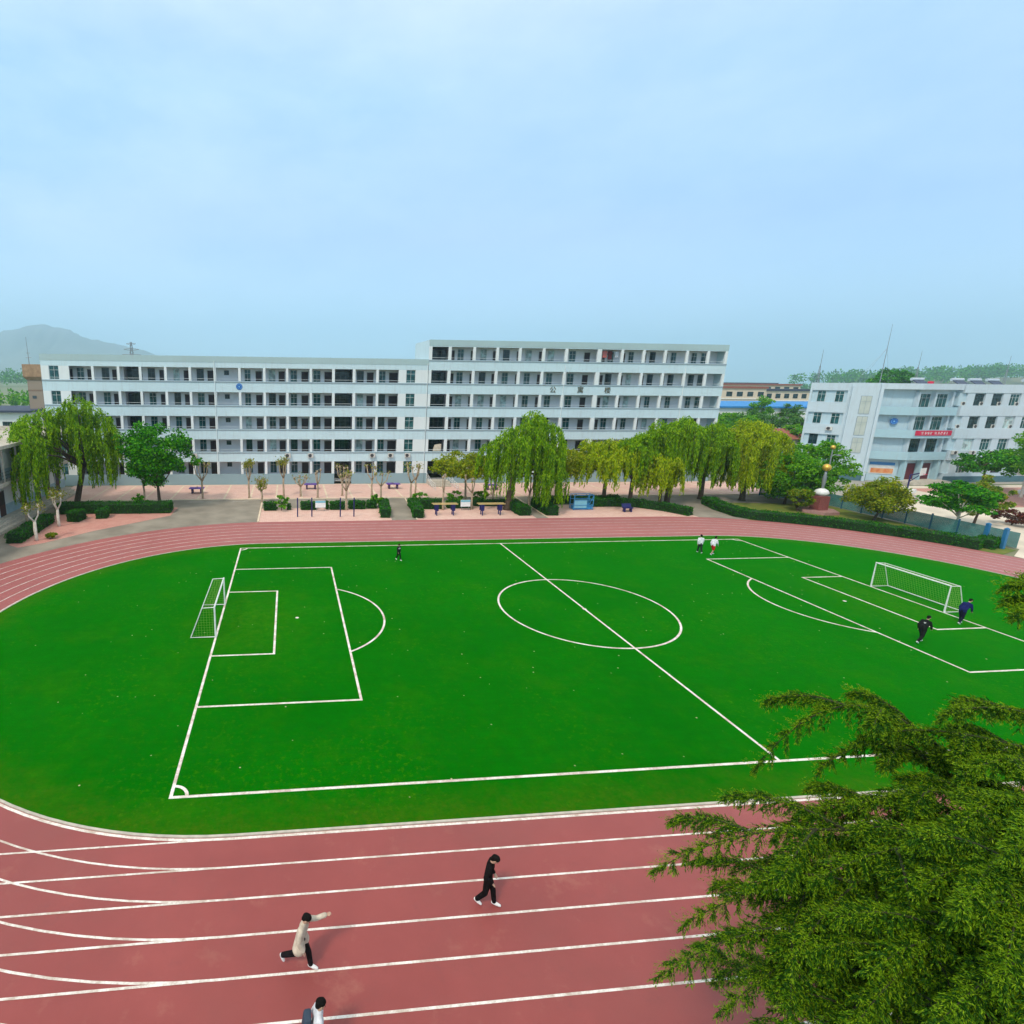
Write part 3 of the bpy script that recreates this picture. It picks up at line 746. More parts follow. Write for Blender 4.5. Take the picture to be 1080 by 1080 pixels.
# ------------------------------------------------------------------ two-storey block at the left edge
t = thing('gallery_block', 'two storey white gallery block with dark brown doors behind steps at the left edge', 'building', (0,0,0))
XF = -51.3
b = MB(); b.box(-62,XF,-5,43.2,0,4.3); b.box(-62,XF,-5,43.2,4.75,8.2); b.build('wall', M['whitewall'], t)
b = MB(); b.box(-62.3,XF+1.15,-5.2,43.5,4.3,4.72); b.box(-62.3,XF+1.3,-5.2,43.6,8.2,8.55); b.build('slab', M['kerb'], t)
b = MB(); b.box(XF+.002,XF+.04,-5,43.2,.9,2.0); b.box(XF+.002,XF+.04,-5,43.2,4.75,5.8); b.build('dado', M['cyan'] if False else mat('pale_blue_dado', (.36,.50,.56), .7), t)
for y in np.arange(-4.5,43.5,3.0): b = MB(); b.box(XF+.95,XF+1.1,y-.07,y+.07,4.72,8.2); b.build('post', M['kerb'], t)
b = MB()
for zz in (5.05,5.4,5.75): b.box(XF+1.0,XF+1.05,-5,43.4,zz-.025,zz+.025)
for y in np.arange(-5,43.4,.3): b.box(XF+1.01,XF+1.04,y-.012,y+.012,4.72,5.75)
b.build('railing', mat('dark_rail', (.10,.14,.14), .5), t)
dd = proto(make_door(1.25, 2.7))
for y in (10,16,21.5,26.3,31.2,35.0,37.8,40.8):
    for z in (.9, 4.75):
        d = inst(dd, t, (XF+.045, y, z)); d.rotation_euler = (0,0,PI/2)
b = MB(); b.box(XF,-50.4,-5,43,0,.88); b.box(-50.4,-50.0,-5,43,0,.6); b.box(-50.0,-49.5,-5,43,0,.3); b.build('steps', M['kerb'], t)
b = MB(); b.box(-62.3,-61.9,-5.2,43.6,8.55,9.1); b.box(-62.3,XF+1.3,43.3,43.6,8.55,9.1); b.build('roof_kerb', M['kerb'], t)
t = thing('white_hall', 'low white hall with dark roof edge beyond the gallery block', 'building', (0,0,0))
b = MB(); b.box(-120,-66,68,84,0,9.4); b.build('wall', M['whitewall'], t)
b = MB(); b.box(-121,-65.4,67.2,85,9.4,9.75); b.build('roof', M['darkroof'], t)
for x in np.arange(-118,-67,4.4): inst(window_for(1.6,1.6,'glass2'), t, (x,67.99,6.2)); 
t = thing('brick_chimney', 'brown brick tower with overhanging cap behind the left end of the long block', 'tower', (-66.8,75,0))
b = MB(); b.box(-1.25,1.25,-1.25,1.25,0,14.9); b.box(-1.27,1.27,-1.27,1.27,12.9,13.2,0); b.build('shaft', M['brick'], t)
b = MB(); b.hexa([(-1.3,-1.3,14.9),(1.3,-1.3,14.9),(1.3,1.3,14.9),(-1.3,1.3,14.9),(-1.7,-1.7,15.5),(1.7,-1.7,15.5),(1.7,1.7,15.5),(-1.7,1.7,15.5)]); b.box(-1.7,1.7,-1.7,1.7,15.5,17.7); b.build('cap', mat('tan_brick', (.42,.27,.16), .85, (.3,.19,.11), 2), t)
b = MB(); b.box(-.6,.1,-1.3,-1.24,11.6,12.1); b.build('opening', M['dframe'], t)
t = thing('antenna_pole', 'thin antenna pole standing on the brown brick tower', 'antenna', (-67.9,75,17.7))
b = MB(); b.tube([(0,0,0),(-.1,0,4.8)], [.07,.03], 6); b.build('pole', M['grey'], t); b = MB(); b.tube([(-.5,0,1.2),(.5,0,1.2)], .03, 5); b.tube([(-.35,0,2.0),(.35,0,2.0)], .03, 5); b.build('aerial', M['grey'], t)
# pylon far behind
t = thing('power_pylon', 'distant steel lattice power pylon above the long roof', 'pylon', (-109,300,0))
b = MB(); hh = 35.0
for sx in (-1,1):
    for sy in (-1,1): b.tube([(sx*3.2,sy*3.2,0),(sx*.9,sy*.9,hh*.7),(sx*.3,sy*.3,hh)], .16, 4)
for i in range(12):
    f0, f1 = i/12, (i+1)/12; r0, r1 = 3.2-2.8*f0, 3.2-2.8*f1
    for sy in (-1,1): b.tube([(-r0,sy*r0,hh*f0),(r1,sy*r1,hh*f1)], .09, 4); b.tube([(r0,sy*r0,hh*f0),(-r1,sy*r1,hh*f1)], .09, 4)
b.build('lattice', M['grey'], t)
for z, w in ((34,2.6),(31,4.2),(28,5.2)):
    b = MB(); b.tube([(-w,0,z),(0,0,z+.4),(w,0,z)], .15, 4); b.tube([(-w,0,z),(0,0,z-.9),(w,0,z)], .1, 4); b.build('crossarm', M['grey'], t)

# ------------------------------------------------------------------ distant buildings on the right
def far_block(label, x0, x1, y0, y1, h, wallm, roofm, floors, nwin, roof='flat', rot=0):
    t = thing('apartment_block', label, 'building', ((x0+x1)/2, (y0+y1)/2, 0), rot)
    w, d = x1-x0, y1-y0
    b = MB(); b.box(-w/2,w/2,-d/2,d/2,0,h); b.build('wall', wallm, t)
    b = MB()
    if roof == 'flat': b.box(-w/2-.4,w/2+.4,-d/2-.4,d/2+.4,h,h+.7)
    else: b.hexa([(-w/2-.5,-d/2-.5,h),(w/2+.5,-d/2-.5,h),(w/2+.5,d/2+.5,h),(-w/2-.5,d/2+.5,h),(-w/2,-.1,h+2.2),(w/2,-.1,h+2.2),(w/2,.1,h+2.2),(-w/2,.1,h+2.2)])
    b.build('roof', roofm, t)
    for k in range(floors):
        z = 1.2+(h-.6)/floors*k
        bb = MB(); bb.box(-w/2,w/2,-d/2-.25,-d/2-.002,z-1.0,z-.75); bb.build('band', M['whitewall'], t)
        for i in range(nwin):
            inst(window_for(w/nwin*.55, 1.6, 'glass2'), t, (-w/2+w*(i+.5)/nwin, -d/2-.002, z))
    return t
far_block('cream apartment block with red roof edge beyond the blue shed', 128, 148, 150, 162, 14.0, M['creamwall'], M['redroof'], 4, 5)
far_block('cream apartment block with dark balconies right of the red roofed one', 149.5, 170, 152, 164, 13.2, M['creamwall'], M['darkroof'], 4, 6)
far_block('long brown roofed block far behind the cream apartments', 160, 215, 205, 217, 15.0, M['creamwall'], M['redroof'], 5, 12)
far_block('grey apartment block far behind on the skyline', 205, 245, 250, 262, 15.5, M['ledge'], M['darkroof'], 5, 10)
t = thing('blue_shed', 'long shed with bright blue sheet roof between the tall block and the cream apartments', 'shed', (106,108,0))
b = MB(); b.box(-16,16,-5,5,0,9.8); b.build('wall', M['whitewall'], t)
b = MB(); b.hexa([(-16.5,-5.6,9.8),(16.5,-5.6,9.8),(16.5,5.6,9.8),(-16.5,5.6,9.8),(-16.5,-.2,11.0),(16.5,-.2,11.0),(16.5,.2,11.0),(-16.5,.2,11.0)]); b.box(-16.5,16.5,-5.6,-5.5,9.4,9.8); b.build('roof', M['blueroof'], t)
t = thing('brick_outbuilding', 'low maroon roofed outbuilding among trees beside the office', 'building', (80,72,0))
b = MB(); b.box(-9,6,-4,4,0,4.8); b.build('wall', M['creamwall'], t)
b = MB(); b.hexa([(-9.5,-4.5,4.8),(6.5,-4.5,4.8),(6.5,4.5,4.8),(-9.5,4.5,4.8),(-9.5,-.1,6.6),(6.5,-.1,6.6),(6.5,.1,6.6),(-9.5,.1,6.6)]); b.build('roof', M['redroof'], t)

# ------------------------------------------------------------------ terrain far away
def ridge(name, pts, depth, m, seed=0):
    """pts: list of (x, y, height) along the crest; a hill with slopes to the ground on both sides"""
    r = np.random.default_rng(seed); b = MB(); n = 60; rows = 9
    xs = np.array([p[0] for p in pts]); ys = np.array([p[1] for p in pts]); hs = np.array([p[2] for p in pts])
    t = np.linspace(0, len(pts)-1, n); k = np.arange(len(pts))
    X, Y, Hh = np.interp(t,k,xs), np.interp(t,k,ys), np.interp(t,k,hs)
    Hh = Hh*(1+.05*np.convolve(r.normal(size=n+4), np.ones(5)/5, 'valid'))
    for j in range(rows):
        f = -1+2*j/(rows-1); prof = (1-abs(f))**1.25
        for i in range(n):
            b.v.append((X[i]+r.normal()*depth*.01, Y[i]+f*depth, max(-1, Hh[i]*prof*(1+.08*r.normal()*(abs(f)>.05)))))
    for j in range(rows-1):
        for i in range(n-1): b.f.append((j*n+i, j*n+i+1, (j+1)*n+i+1, (j+1)*n+i)); b.m.append(0)
    o = b.build(name, m, smooth=True); o['kind'] = 'structure'; return o
ridge('mountain', [(-20.6+(x+20.6)*1.55, -34.5+(y+34.5)*1.55, 15.6+(h-15.6)*1.55+8) for x, y, h in [(-2100,2500,20),(-1700,2500,120),(-1420,2550,160),(-1250,2600,195),(-1100,2600,228),(-1000,2600,215),(-900,2600,180),(-760,2600,150),(-600,2600,105),(-350,2550,60),(100,2500,15)]], 650, M['rock'], 3)
ridge('hill', [(680,720,2),(880,760,20),(1060,780,29),(1260,780,34),(1540,760,28),(1820,710,6)], 120, M['ground'], 5)

# ------------------------------------------------------------------ vegetation
def limb(p0, p1, bow=.15, n=5):
    p0 = np.array(p0, float); p1 = np.array(p1, float); L = np.linalg.norm(p1-p0)
    off = rng.normal(size=3)*bow*L*.5; off[2] = abs(off[2])
    t = np.linspace(0,1,n)[:,None]
    return p0*(1-t)+p1*t+off*(4*t*(1-t))
def broadleaf(name, label, x, y, h, cr, ctr, leaf, bark='bark', nclump=70, per=70, lsize=.34, trunk_h=None, cat='tree', group=None, rz_=None, flat=1.0, tr=.16, squash=.9, hollow=.55):
    t = thing(name, label, cat, (x,y,0), 0, group)
    base = trunk_h if trunk_h is not None else h*.32
    rz_ = rz_ or (h-base)/2*1.05; cz = h-rz_*.95
    # clump centres: uneven shell with bulges
    d = norm(rng.normal(size=(nclump,3))); d[:,2] *= squash
    lob = 1+.22*np.sin(d[:,0]*3.1+ctr)*np.cos(d[:,1]*2.7+ctr*2)+.10*rng.normal(size=nclump)
    rad = (hollow+(1-hollow)*rng.random(nclump)**.6)*lob
    C = np.stack([d[:,0]*cr*rad, d[:,1]*cr*rad, cz+d[:,2]*rz_*rad], 1)
    C[:,2] = np.maximum(C[:,2], base*.8)
    cs = rng.uniform(.55,1.1,nclump)*cr*.27
    allc = []; alld = []
    for c, s_ in zip(C, cs):
        q = norm(rng.normal(size=(per,3)))*(rng.random((per,1))**.45)*s_*np.array([1.15,1.15,.75*flat])
        allc.append(c+q); alld.append(norm(q+1e-3)+rng.normal(size=(per,3))*.6+np.array([0,0,-.25]))
    P = np.concatenate(allc); Dd = np.concatenate(alld)
    quads('crown', leaves(P, Dd, lsize*rng.uniform(.7,1.3,len(P)), lsize*.62), LEAF[leaf], t)
    b = MB(); lean = rng.normal(size=2)*.25
    top = (lean[0], lean[1], base+rz_*.7)
    b.tube([(0,0,-.1),(lean[0]*.1,lean[1]*.1,.25),(lean[0]*.3,lean[1]*.3,base*.6),(lean[0]*.6,lean[1]*.6,base),top], [tr*1.5,tr*1.1,tr*.95,tr*.8,tr*.3], 8)
    idx = rng.choice(nclump, min(14,nclump), replace=False)
    for i in idx:
        z0 = base*rng.uniform(.8,1.25); b.tube(limb((lean[0]*.5,lean[1]*.5,z0), C[i]), [tr*.5,tr*.38,tr*.28,tr*.18,tr*.08], 5)
    b.build('trunk', M[bark], t, smooth=True)
    return t
def willow(label, x, y, h, cr, leaf, seed, lean=(0,0), nl=13, strands=30, drop=(.35,.8), tr=.32, lobes=None, lowest=1.2, ry=None, group='weeping willows beside the track'):
    """weeping willow: arching limbs, curtains of hanging strands"""
    global rng
    keep = rng; rng = np.random.default_rng(seed)
    t = thing('willow_tree', label, 'tree', (x,y,0), 0, group)
    b = MB(); ry = ry or cr
    fork = np.array([lean[0], lean[1], h*.34])
    b.tube([(0,0,-.1),(.02,0,.3),(lean[0]*.45,lean[1]*.45,h*.17),tuple(fork)], [tr*1.45,tr*1.1,tr,tr*.85], 9)
    P = []; Dd = []; Ll = []
    ends = []
    if lobes is None:
        for i in range(nl):
            a = 2*PI*(i+rng.random()*.7)/nl*1.0; q = rng.random()**.6*.82
            ends.append((lean[0]+math.cos(a)*cr*q, lean[1]+math.sin(a)*ry*q, h*(.97-.30*q*q)-rng.random()*.8, 1.0))
    else: ends = lobes
    for ex, ey, ez, sc in ends:
        e = np.array([ex,ey,ez-.35]); mid = (fork*.45+e*.55)+np.array([0,0,.06*h])
        l = limb(fork, e, .10); l[2] = (l[2]+mid)/2
        b.tube(l, [tr*.5,tr*.38,tr*.25,tr*.14,tr*.06], 6)
        nt_ = max(5, int(strands*sc/4.2))
        for q_ in range(nt_):
            a0 = rng.random()*2*PI; r0 = (rng.random()**.55)*cr*.38*math.sqrt(sc); tl_ = rng.uniform(*drop)
            for s_ in range(7):
                # strand: starts on the dome of the limb end, arches out, falls
                a = a0+rng.normal()*.10; rr_ = abs(r0+rng.normal()*.12)
                st = np.array([ex+math.cos(a)*rr_, ey+math.sin(a)*rr_, ez-.35*(rr_/(cr*.34))**2*cr*.5+rng.normal()*.12])
                out = np.array([math.cos(a), math.sin(a), 0])*.5+np.array([ex-lean[0], ey-lean[1], 0])/(cr+.1)*.4
                ln = h*tl_*rng.uniform(.75,1.1)*.62
                ln = min(ln, st[2]-lowest-rng.random()*.9)
                if ln < .5: ln = .5
                k = max(6, int(ln/.105)); u = np.linspace(0,1,k)[:,None]
                path = st+out*(1-np.exp(-3*u))*.55+np.array([0,0,.22])*np.sin(PI*np.minimum(u*5,1))*np.exp(-6*u)-np.array([0,0,1.])*ln*u**1.12
                path += np.stack([np.sin(u[:,0]*5+a0*7)*.06, np.cos(u[:,0]*4+a0*5)*.06, 0*u[:,0]],1)
                P.append(path+rng.normal(size=(k,3))*np.array([.07,.07,.04])*(1.3-u)); Dd.append(np.tile([0,0,-1.],(k,1))+rng.normal(size=(k,3))*np.array([.36,.36,.1]))
                Ll.append(rng.uniform(.24,.50,k))
        # leafy tuft over the limb end
        kk = int(150*sc); q = norm(rng.normal(size=(kk,3)))*(rng.random((kk,1))**.4)*np.array([cr*.30,cr*.30,.55])*math.sqrt(sc)
        q[:,2] -= .5*(q[:,0]**2+q[:,1]**2)/(cr*.3)
        P.append(np.array([ex,ey,ez])+q); Dd.append(q*np.array([1,1,.2])+np.array([0,0,-.8])+rng.normal(size=(kk,3))*.3); Ll.append(rng.uniform(.25,.42,kk))
    P = np.concatenate(P); Dd = np.concatenate(Dd); Ll = np.concatenate(Ll)
    quads('crown', leaves(P, Dd, Ll, .10+.06*rng.random(len(P))), LEAF[leaf], t)
    b.build('trunk', M['bark'], t, smooth=True)
    rng = keep
    return t
# willow at the left: leaning trunk, three drooping masses
willow('weeping willow with a leaning dark trunk in the hedge near the left edge', -47.3, 36.4, 13.2, 5.2, 'willow', 11, lean=(1.2,-.2), tr=.34, drop=(.4,.8), lowest=2.0,
       lobes=[(1.0,0,13.0,1.2),(2.6,-.6,12.2,1.2),(.0,1.0,12.0,1.0),(3.6,.6,11.0,1),(4.6,-.4,9.6,1),(5.0,1,8.6,.9),(-1.6,-.8,11.6,1.1),(-2.2,-2.6,11.4,1.1),(-2.6,-4.6,11.0,1.1),(-2.4,-6.4,10.3,1.1),(-2.2,-8.0,9.4,1),(-3.6,-3.2,10.6,1.1),(-3.6,-5.6,10.0,1),(-1.0,-4.4,10.2,1),(-1.2,-6.6,8.8,1),(1.6,-2.2,9.8,1),(3.4,-2,7.8,.9),(-1.4,-8.6,7.6,.8)])
# large willow in the middle
willow('big round weeping willow with thick pale trunk in front of the taller block', 6.4, 30.3, 12.0, 4.4, 'willow', 12, lean=(.5,0), tr=.42, drop=(.4,.85), lowest=1.0, nl=12,
       lobes=[(2.4,0,11.8,1.2),(3.6,.8,11.0,1.2),(4.8,0,10.2,1.1),(5.3,-.7,8.8,1.1),(1.2,-1,10.6,1.1),(-.4,0,9.8,1.2),(-1.6,-.8,8.9,1.1),(-2.7,0,7.9,1),(.4,-2.2,9.0,1.1),(2.4,-2.2,8.6,1.1),(4.0,-2.0,7.0,1.1),(4.9,-1.6,5.6,1.1),(3.6,-2.4,5.0,.9),(1.8,2.2,9.6,1)])
willow('yellowish broad willow standing between the big round willow and the blue frame', 20.8, 33.4, 9.0, 4.6, 'willowy', 13, tr=.25, drop=(.3,.6), lowest=1.6, nl=13, strands=26)
willow('bushy weeping willow with upright top shoots left of the tallest curtain willow', 23.6, 32.0, 9.4, 3.0, 'willow', 14, tr=.25, drop=(.35,.75), lowest=1.6, nl=11, strands=26)
willow('tallest weeping willow of the row in front of the right end of the taller block', 29.2, 32.6, 11.8, 4.4, 'willow', 15, tr=.34, drop=(.4,.85), lowest=1.4, nl=16, strands=30)
willow('small low willow with curtains reaching the hedge below the tall ones', 26.6, 30.4, 7.4, 2.7, 'willowy', 16, tr=.2, drop=(.5,.85), lowest=1.0, nl=9, strands=26)
willow('golden weeping willow with long straight curtains at the right end of the row', 41.2, 34.0, 11.4, 4.0, 'willowy', 17, tr=.34, drop=(.6,1.15), lowest=1.4, nl=15, strands=34)
willow('green weeping willow close behind the golden one', 36.0, 35.2, 10.8, 3.6, 'willow', 18, tr=.3, drop=(.5,.9), lowest=1.4, nl=13, strands=30)
# broadleaf trees of the campus
broadleaf('round_tree', 'dense round dark green tree right of the leaning willow', -36.8, 34.8, 10.2, 3.9, 1.0, 'deep', nclump=110, per=110, lsize=.36, trunk_h=2.6, tr=.2)
broadleaf('spreading_tree', 'flat spreading yellow green tree just left of the big round willow', 2.4, 34.5, 6.3, 4.3, 2.2, 'ochre', nclump=100, per=90, lsize=.3, trunk_h=2.9, flat=.7, tr=.14, rz_=1.5, bark='palebark')
broadleaf('spreading_tree', 'pale spreading tree behind the blue play frame', 15.4, 35.5, 7.0, 4.3, 3.1, 'ochre', nclump=100, per=90, lsize=.3, trunk_h=2.4, tr=.14, rz_=2.0)
broadleaf('bushy_tree', 'bright green bushy tree beside the lamp and sculpture', 50.9, 33.5, 8.4, 3.6, .4, 'light', nclump=100, per=95, lsize=.34, trunk_h=1.2, tr=.16)
broadleaf('bushy_tree', 'low mid green tree right of the golden willow', 45.2, 31.5, 7.4, 3.8, 1.4, 'light', nclump=90, per=95, lsize=.34, trunk_h=.9, tr=.15)
broadleaf('bushy_tree', 'small young bright tree between sculpture and golden willow', 47.6, 36.2, 5.8, 2.6, 4.4, 'light', nclump=60, per=80, lsize=.32, trunk_h=1.2, tr=.12)
broadleaf('round_tree', 'ochre green round clipped tree behind the hedge', 48.3, 22.6, 4.6, 2.9, 5.0, 'ochre', nclump=90, per=110, lsize=.26, trunk_h=1.0, tr=.12)
broadleaf('layered_tree', 'open layered green tree with pale forked trunk by the teal fence', 50.9, 16.6, 6.1, 3.0, 6.0, 'deep', nclump=70, per=110, lsize=.30, trunk_h=2.0, flat=.55, tr=.13, bark='whitewash', hollow=.3)
broadleaf('layered_tree', 'yellowing shrubby tree right behind the layered one', 57.5, 19.6, 5.6, 2.0, 2.9, 'olive', nclump=50, per=80, lsize=.3, trunk_h=1.5, tr=.12)
broadleaf('spreading_tree', 'dark flat crowned tree on the red paving at the right edge', 84.5, 33.8, 7.0, 3.6, 1.7, 'deep', nclump=70, per=90, lsize=.36, trunk_h=3.6, flat=.7, tr=.16, rz_=2.0, bark='whitewash')
broadleaf('spreading_tree', 'dark flat crowned tree left of the white trunked one on the paving', 88.0, 41.0, 5.6, 3.6, 2.7, 'deep', nclump=60, per=80, lsize=.36, trunk_h=3.2, flat=.7, tr=.14, rz_=1.7, bark='bark')
broadleaf('round_tree', 'bright green tree hiding the right wing of the office at the frame edge', 77.0, 27.6, 11.5, 3.0, 3.7, 'light', nclump=70, per=90, lsize=.34, trunk_h=3.0, tr=.2, bark='bark')
broadleaf('shrub', 'dark maroon leaved shrub on the lawn at the right edge', 62.5, 19.6, 1.8, 1.7, .9, 'maroon', nclump=30, per=70, lsize=.24, trunk_h=.2, tr=.06, cat='shrub')
broadleaf('shrub', 'rusty olive shrub half hiding the red sculpture plinth', 43.0, 27.3, 3.0, 1.3, 2, 'olive', nclump=40, per=70, lsize=.24, trunk_h=.4, tr=.07, cat='shrub')
broadleaf('bushy_tree', 'slim bright young tree right behind the sculpture stem', 46.6, 29.2, 6.0, 1.7, 1.1, 'light', nclump=50, per=80, lsize=.28, trunk_h=1.0, tr=.09)
# trees beyond the campus on the right
for i, (x, y, h, c, lf, lab) in enumerate([
    (72,78,9.5,4.2,'light','fresh green tree beyond the right end of the taller block'), (79,84,8.5,4.0,'far','mid green tree behind the golden willow, beyond the taller block'),
    (86,88,9.2,4.4,'light','broad green tree below the blue shed roof'), (93,90,8.8,4.2,'far','green tree below the right half of the blue shed roof'),
    (84,70,7.5,3.6,'light','loose green tree beside the office end block'), (90,78,9.0,3.4,'far','taller green tree just left of the office end block'),
    (103,101,12.5,3.6,'light','tree standing up in front of the blue shed roof'), (66,66,7,3.4,'light','low green tree next to the right corner of the taller block'),
    (112,104,11.5,3.4,'far','tree half covering the right end of the blue shed')]):
    broadleaf('green_tree', lab, x, y, h, c, i*.9, lf, nclump=60, per=75, lsize=.5, trunk_h=2, tr=.2, group='trees beyond the office')
for i, (x, y, h, c, lab) in enumerate([(196,152,21.5,4.6,'dark tree rising behind the office roof between two masts, left crown'),(201,154,22.5,4.8,'dark tree rising behind the office roof between two masts, tallest crown'),(206,153,21.5,4.4,'dark tree rising behind the office roof between two masts, right crown')]):
    broadleaf('tall_tree', lab, x, y, h, c, i*1.3, 'deep', nclump=60, per=70, lsize=.75, trunk_h=7, tr=.35, group='dark trees behind the office roof')
# far woods that read as one mass
def wood(name, label, line, n, h, spread, leaf, per=60, ls=1.3):
    P = []; D = []
    for i in range(n):
        f = rng.random(); k = f*(len(line)-1); j = min(int(k), len(line)-2); u = k-j
        p = np.array(line[j])*(1-u)+np.array(line[j+1])*u
        p = p+np.array([rng.normal()*spread, rng.normal()*spread, 0]); hh = h*rng.uniform(.65,1.1)
        q = norm(rng.normal(size=(per,3)))*(rng.random((per,1))**.4)*np.array([hh*.34,hh*.34,hh*.42])
        P.append(p+np.array([0,0,hh*.58])+q); D.append(q+rng.normal(size=(per,3))*hh*.1)
    P = np.concatenate(P); D = np.concatenate(D)
    o = quads(name, leaves(P, D, ls*rng.uniform(.7,1.4,len(P)), ls*.8), LEAF[leaf]); tag(o, label, 'wood', None, 'stuff'); return o
wood('far_wood', 'far hazy wood beyond the white hall at the left edge', [(-860,905,0),(-640,905,0),(-445,885,0),(-320,900,0)], 150, 27, 26, 'deep', 60, 3.2)
wood('far_wood', 'nearer green field trees in front of the far wood at the left edge', [(-230,250,0),(-170,240,0),(-120,250,0)], 60, 9.5, 6, 'light', 60, 1.4)
wood('hill_wood', 'wooded hill above the office roof at the right edge', [(764,725,12),(900,725,17),(1060,738,26),(1260,738,30),(1500,725,26)], 330, 24, 22, 'deep', 60, 2.8)
wood('far_wood', 'far trees along the skyline behind the office roof', [(440,620,0),(610,680,0),(780,720,4)], 110, 16, 16, 'deep', 50, 2.6)
wood('far_wood', 'far trees on the skyline between the taller block and the office', [(310,560,0),(420,575,0),(540,600,0)], 80, 15.5, 16, 'deep', 50, 2.6)

# pollarded plane trees
def pollard(label, x, y, h, seed, arms=4, spread=.9, white=.0, leafy=60, ball=False, m='palebark', cat='tree', r=.13):
    global rng
    keep = rng; rng = np.random.default_rng(seed)
    t = thing('pollarded_tree', label, cat, (x,y,0), 0, 'pollarded plane trees')
    b = MB(); fz = h*.5
    b.tube([(0,0,-.1),(.02,0,.2),(rng.normal()*.05,rng.normal()*.05,fz*.6),(0,0,fz)], [r*1.35,r*1.05,r*.9,r*.95], 8)
    if white:
        w = MB(); w.tube([(0,0,0),(.015,0,.25),(.01,0,white)], [r*1.32,r*1.12,r*1.02], 10); w.build('limewash', M['whitewash'], t, smooth=True)
    P = []
    for k in range(arms):
        a = 2*PI*k/arms+rng.random(); e = np.array([math.cos(a)*spread*rng.uniform(.6,1.1), math.sin(a)*spread*rng.uniform(.6,1.1), h-rng.random()*.6])
        mid = np.array([e[0]*.75, e[1]*.75, fz+(e[2]-fz)*.4])
        b.tube([(0,0,fz-.1),tuple(mid*.6+np.array([0,0,fz*.4])),tuple(mid),tuple(e)], [r*.7,r*.62,r*.55,r*.5], 7)
        b.lathe([(0,-.2),(r*.8,-.1),(r*1.1,.05),(r*.7,.2),(0,.26)], tuple(e), 8)
        for _ in range(5):
            d = norm(rng.normal(size=3)+np.array([0,0,.7])); b.tube([tuple(e),tuple(e+d*.35)], [.035,.015], 4)
        if leafy:
            P.append(e+np.array([0,0,.1])+rng.normal(size=(leafy,3))*np.array([.26,.26,.24]))
    if ball: P.append(np.array([0,0,h*.8])+norm(rng.normal(size=(260,3)))*(rng.random((260,1))**.5)*np.array([.8,.8,.75]))
    b.build('trunk', M[m], t, smooth=True)
    if P:
        P = np.concatenate(P); quads('crown', leaves(P, rng.normal(size=P.shape)+np.array([0,0,.3]), .24, .15), LEAF['tuft'], t)
    rng = keep
pol = [(-45.2,19.8,3.8,2,.75,'pollarded tree with white trunk at the left end of the step hedge',1.9,70),(-45.2,25.2,3.6,3,.5,'pollarded tree with white trunk between step hedge and rounded bushes',2.0,70),
 (-49.0,26.5,2.6,2,.4,'small leafy pollard beside the left steps',0,60),(-48.6,33.0,2.6,2,.4,'small leafy pollard at the far end of the left steps',0,60),
 (-39.2,36.9,4.6,3,.5,'pale straight pollard between the leaning willow and the round tree',0,0),
 (-32.1,38.7,4.8,4,1.0,'pollard with spread stubs at the road edge by the leftmost purple table',0,20),(-26.0,38.7,4.7,3,.45,'narrow pollard with a green tuft at the road edge',0,110),
 (-21.4,39.6,5.0,4,.6,'bushy topped pollard behind the young green shrub',0,70),(-19.1,39.4,2.9,5,1.0,'low pinkish pollard left of the middle purple table',0,12),
 (-16.85,38.4,3.7,3,.5,'bare pollard right of the middle purple table',0,0),(-13.4,39.7,4.1,4,.8,'bare pollard near the middle stair doorway, rear one',0,10),
 (-13.7,31.1,4.8,5,.75,'tall bare pollard rising from the hedge between the navy posts',0,14),(-9.3,39.5,4.3,3,.9,'forked pollard left of the rightmost purple table',0,16),
 (-8.6,36.2,4.0,3,1.0,'wide armed pollard at the left corner of the grey footpath',0,16),(-4.6,36.0,4.9,4,1.1,'wide armed pollard at the right corner of the grey footpath',0,24),
 (-3.2,39.6,4.3,3,.8,'pollard behind the right corner of the grey footpath',0,10),(-1.75,30.5,4.4,2,.3,'thin bare pollard rising behind the left pair of parallel bars',0,0),
 (1.9,30.6,4.2,3,.9,'pale trunk below the spreading tree beside the cyan board',0,20),(5.6,33.2,3.9,3,.6,'pale trunk left of the big willow trunk',0,20),
 (9.6,31.2,3.8,3,.5,'pale trunk under the right side of the big willow',0,0)]
for i, (x,y,h,arms,sp,lab,wh_,lf) in enumerate(pol):
    pollard(lab, x, y, h, 40+i, arms, sp, wh_, lf, m='whitewash' if wh_ else 'palebark')
pollard('low tree with a dense brown ball of twigs at the end of the road kerb', -24.2, 35.7, 2.9, 90, 4, .5, 0, 30, ball=True)

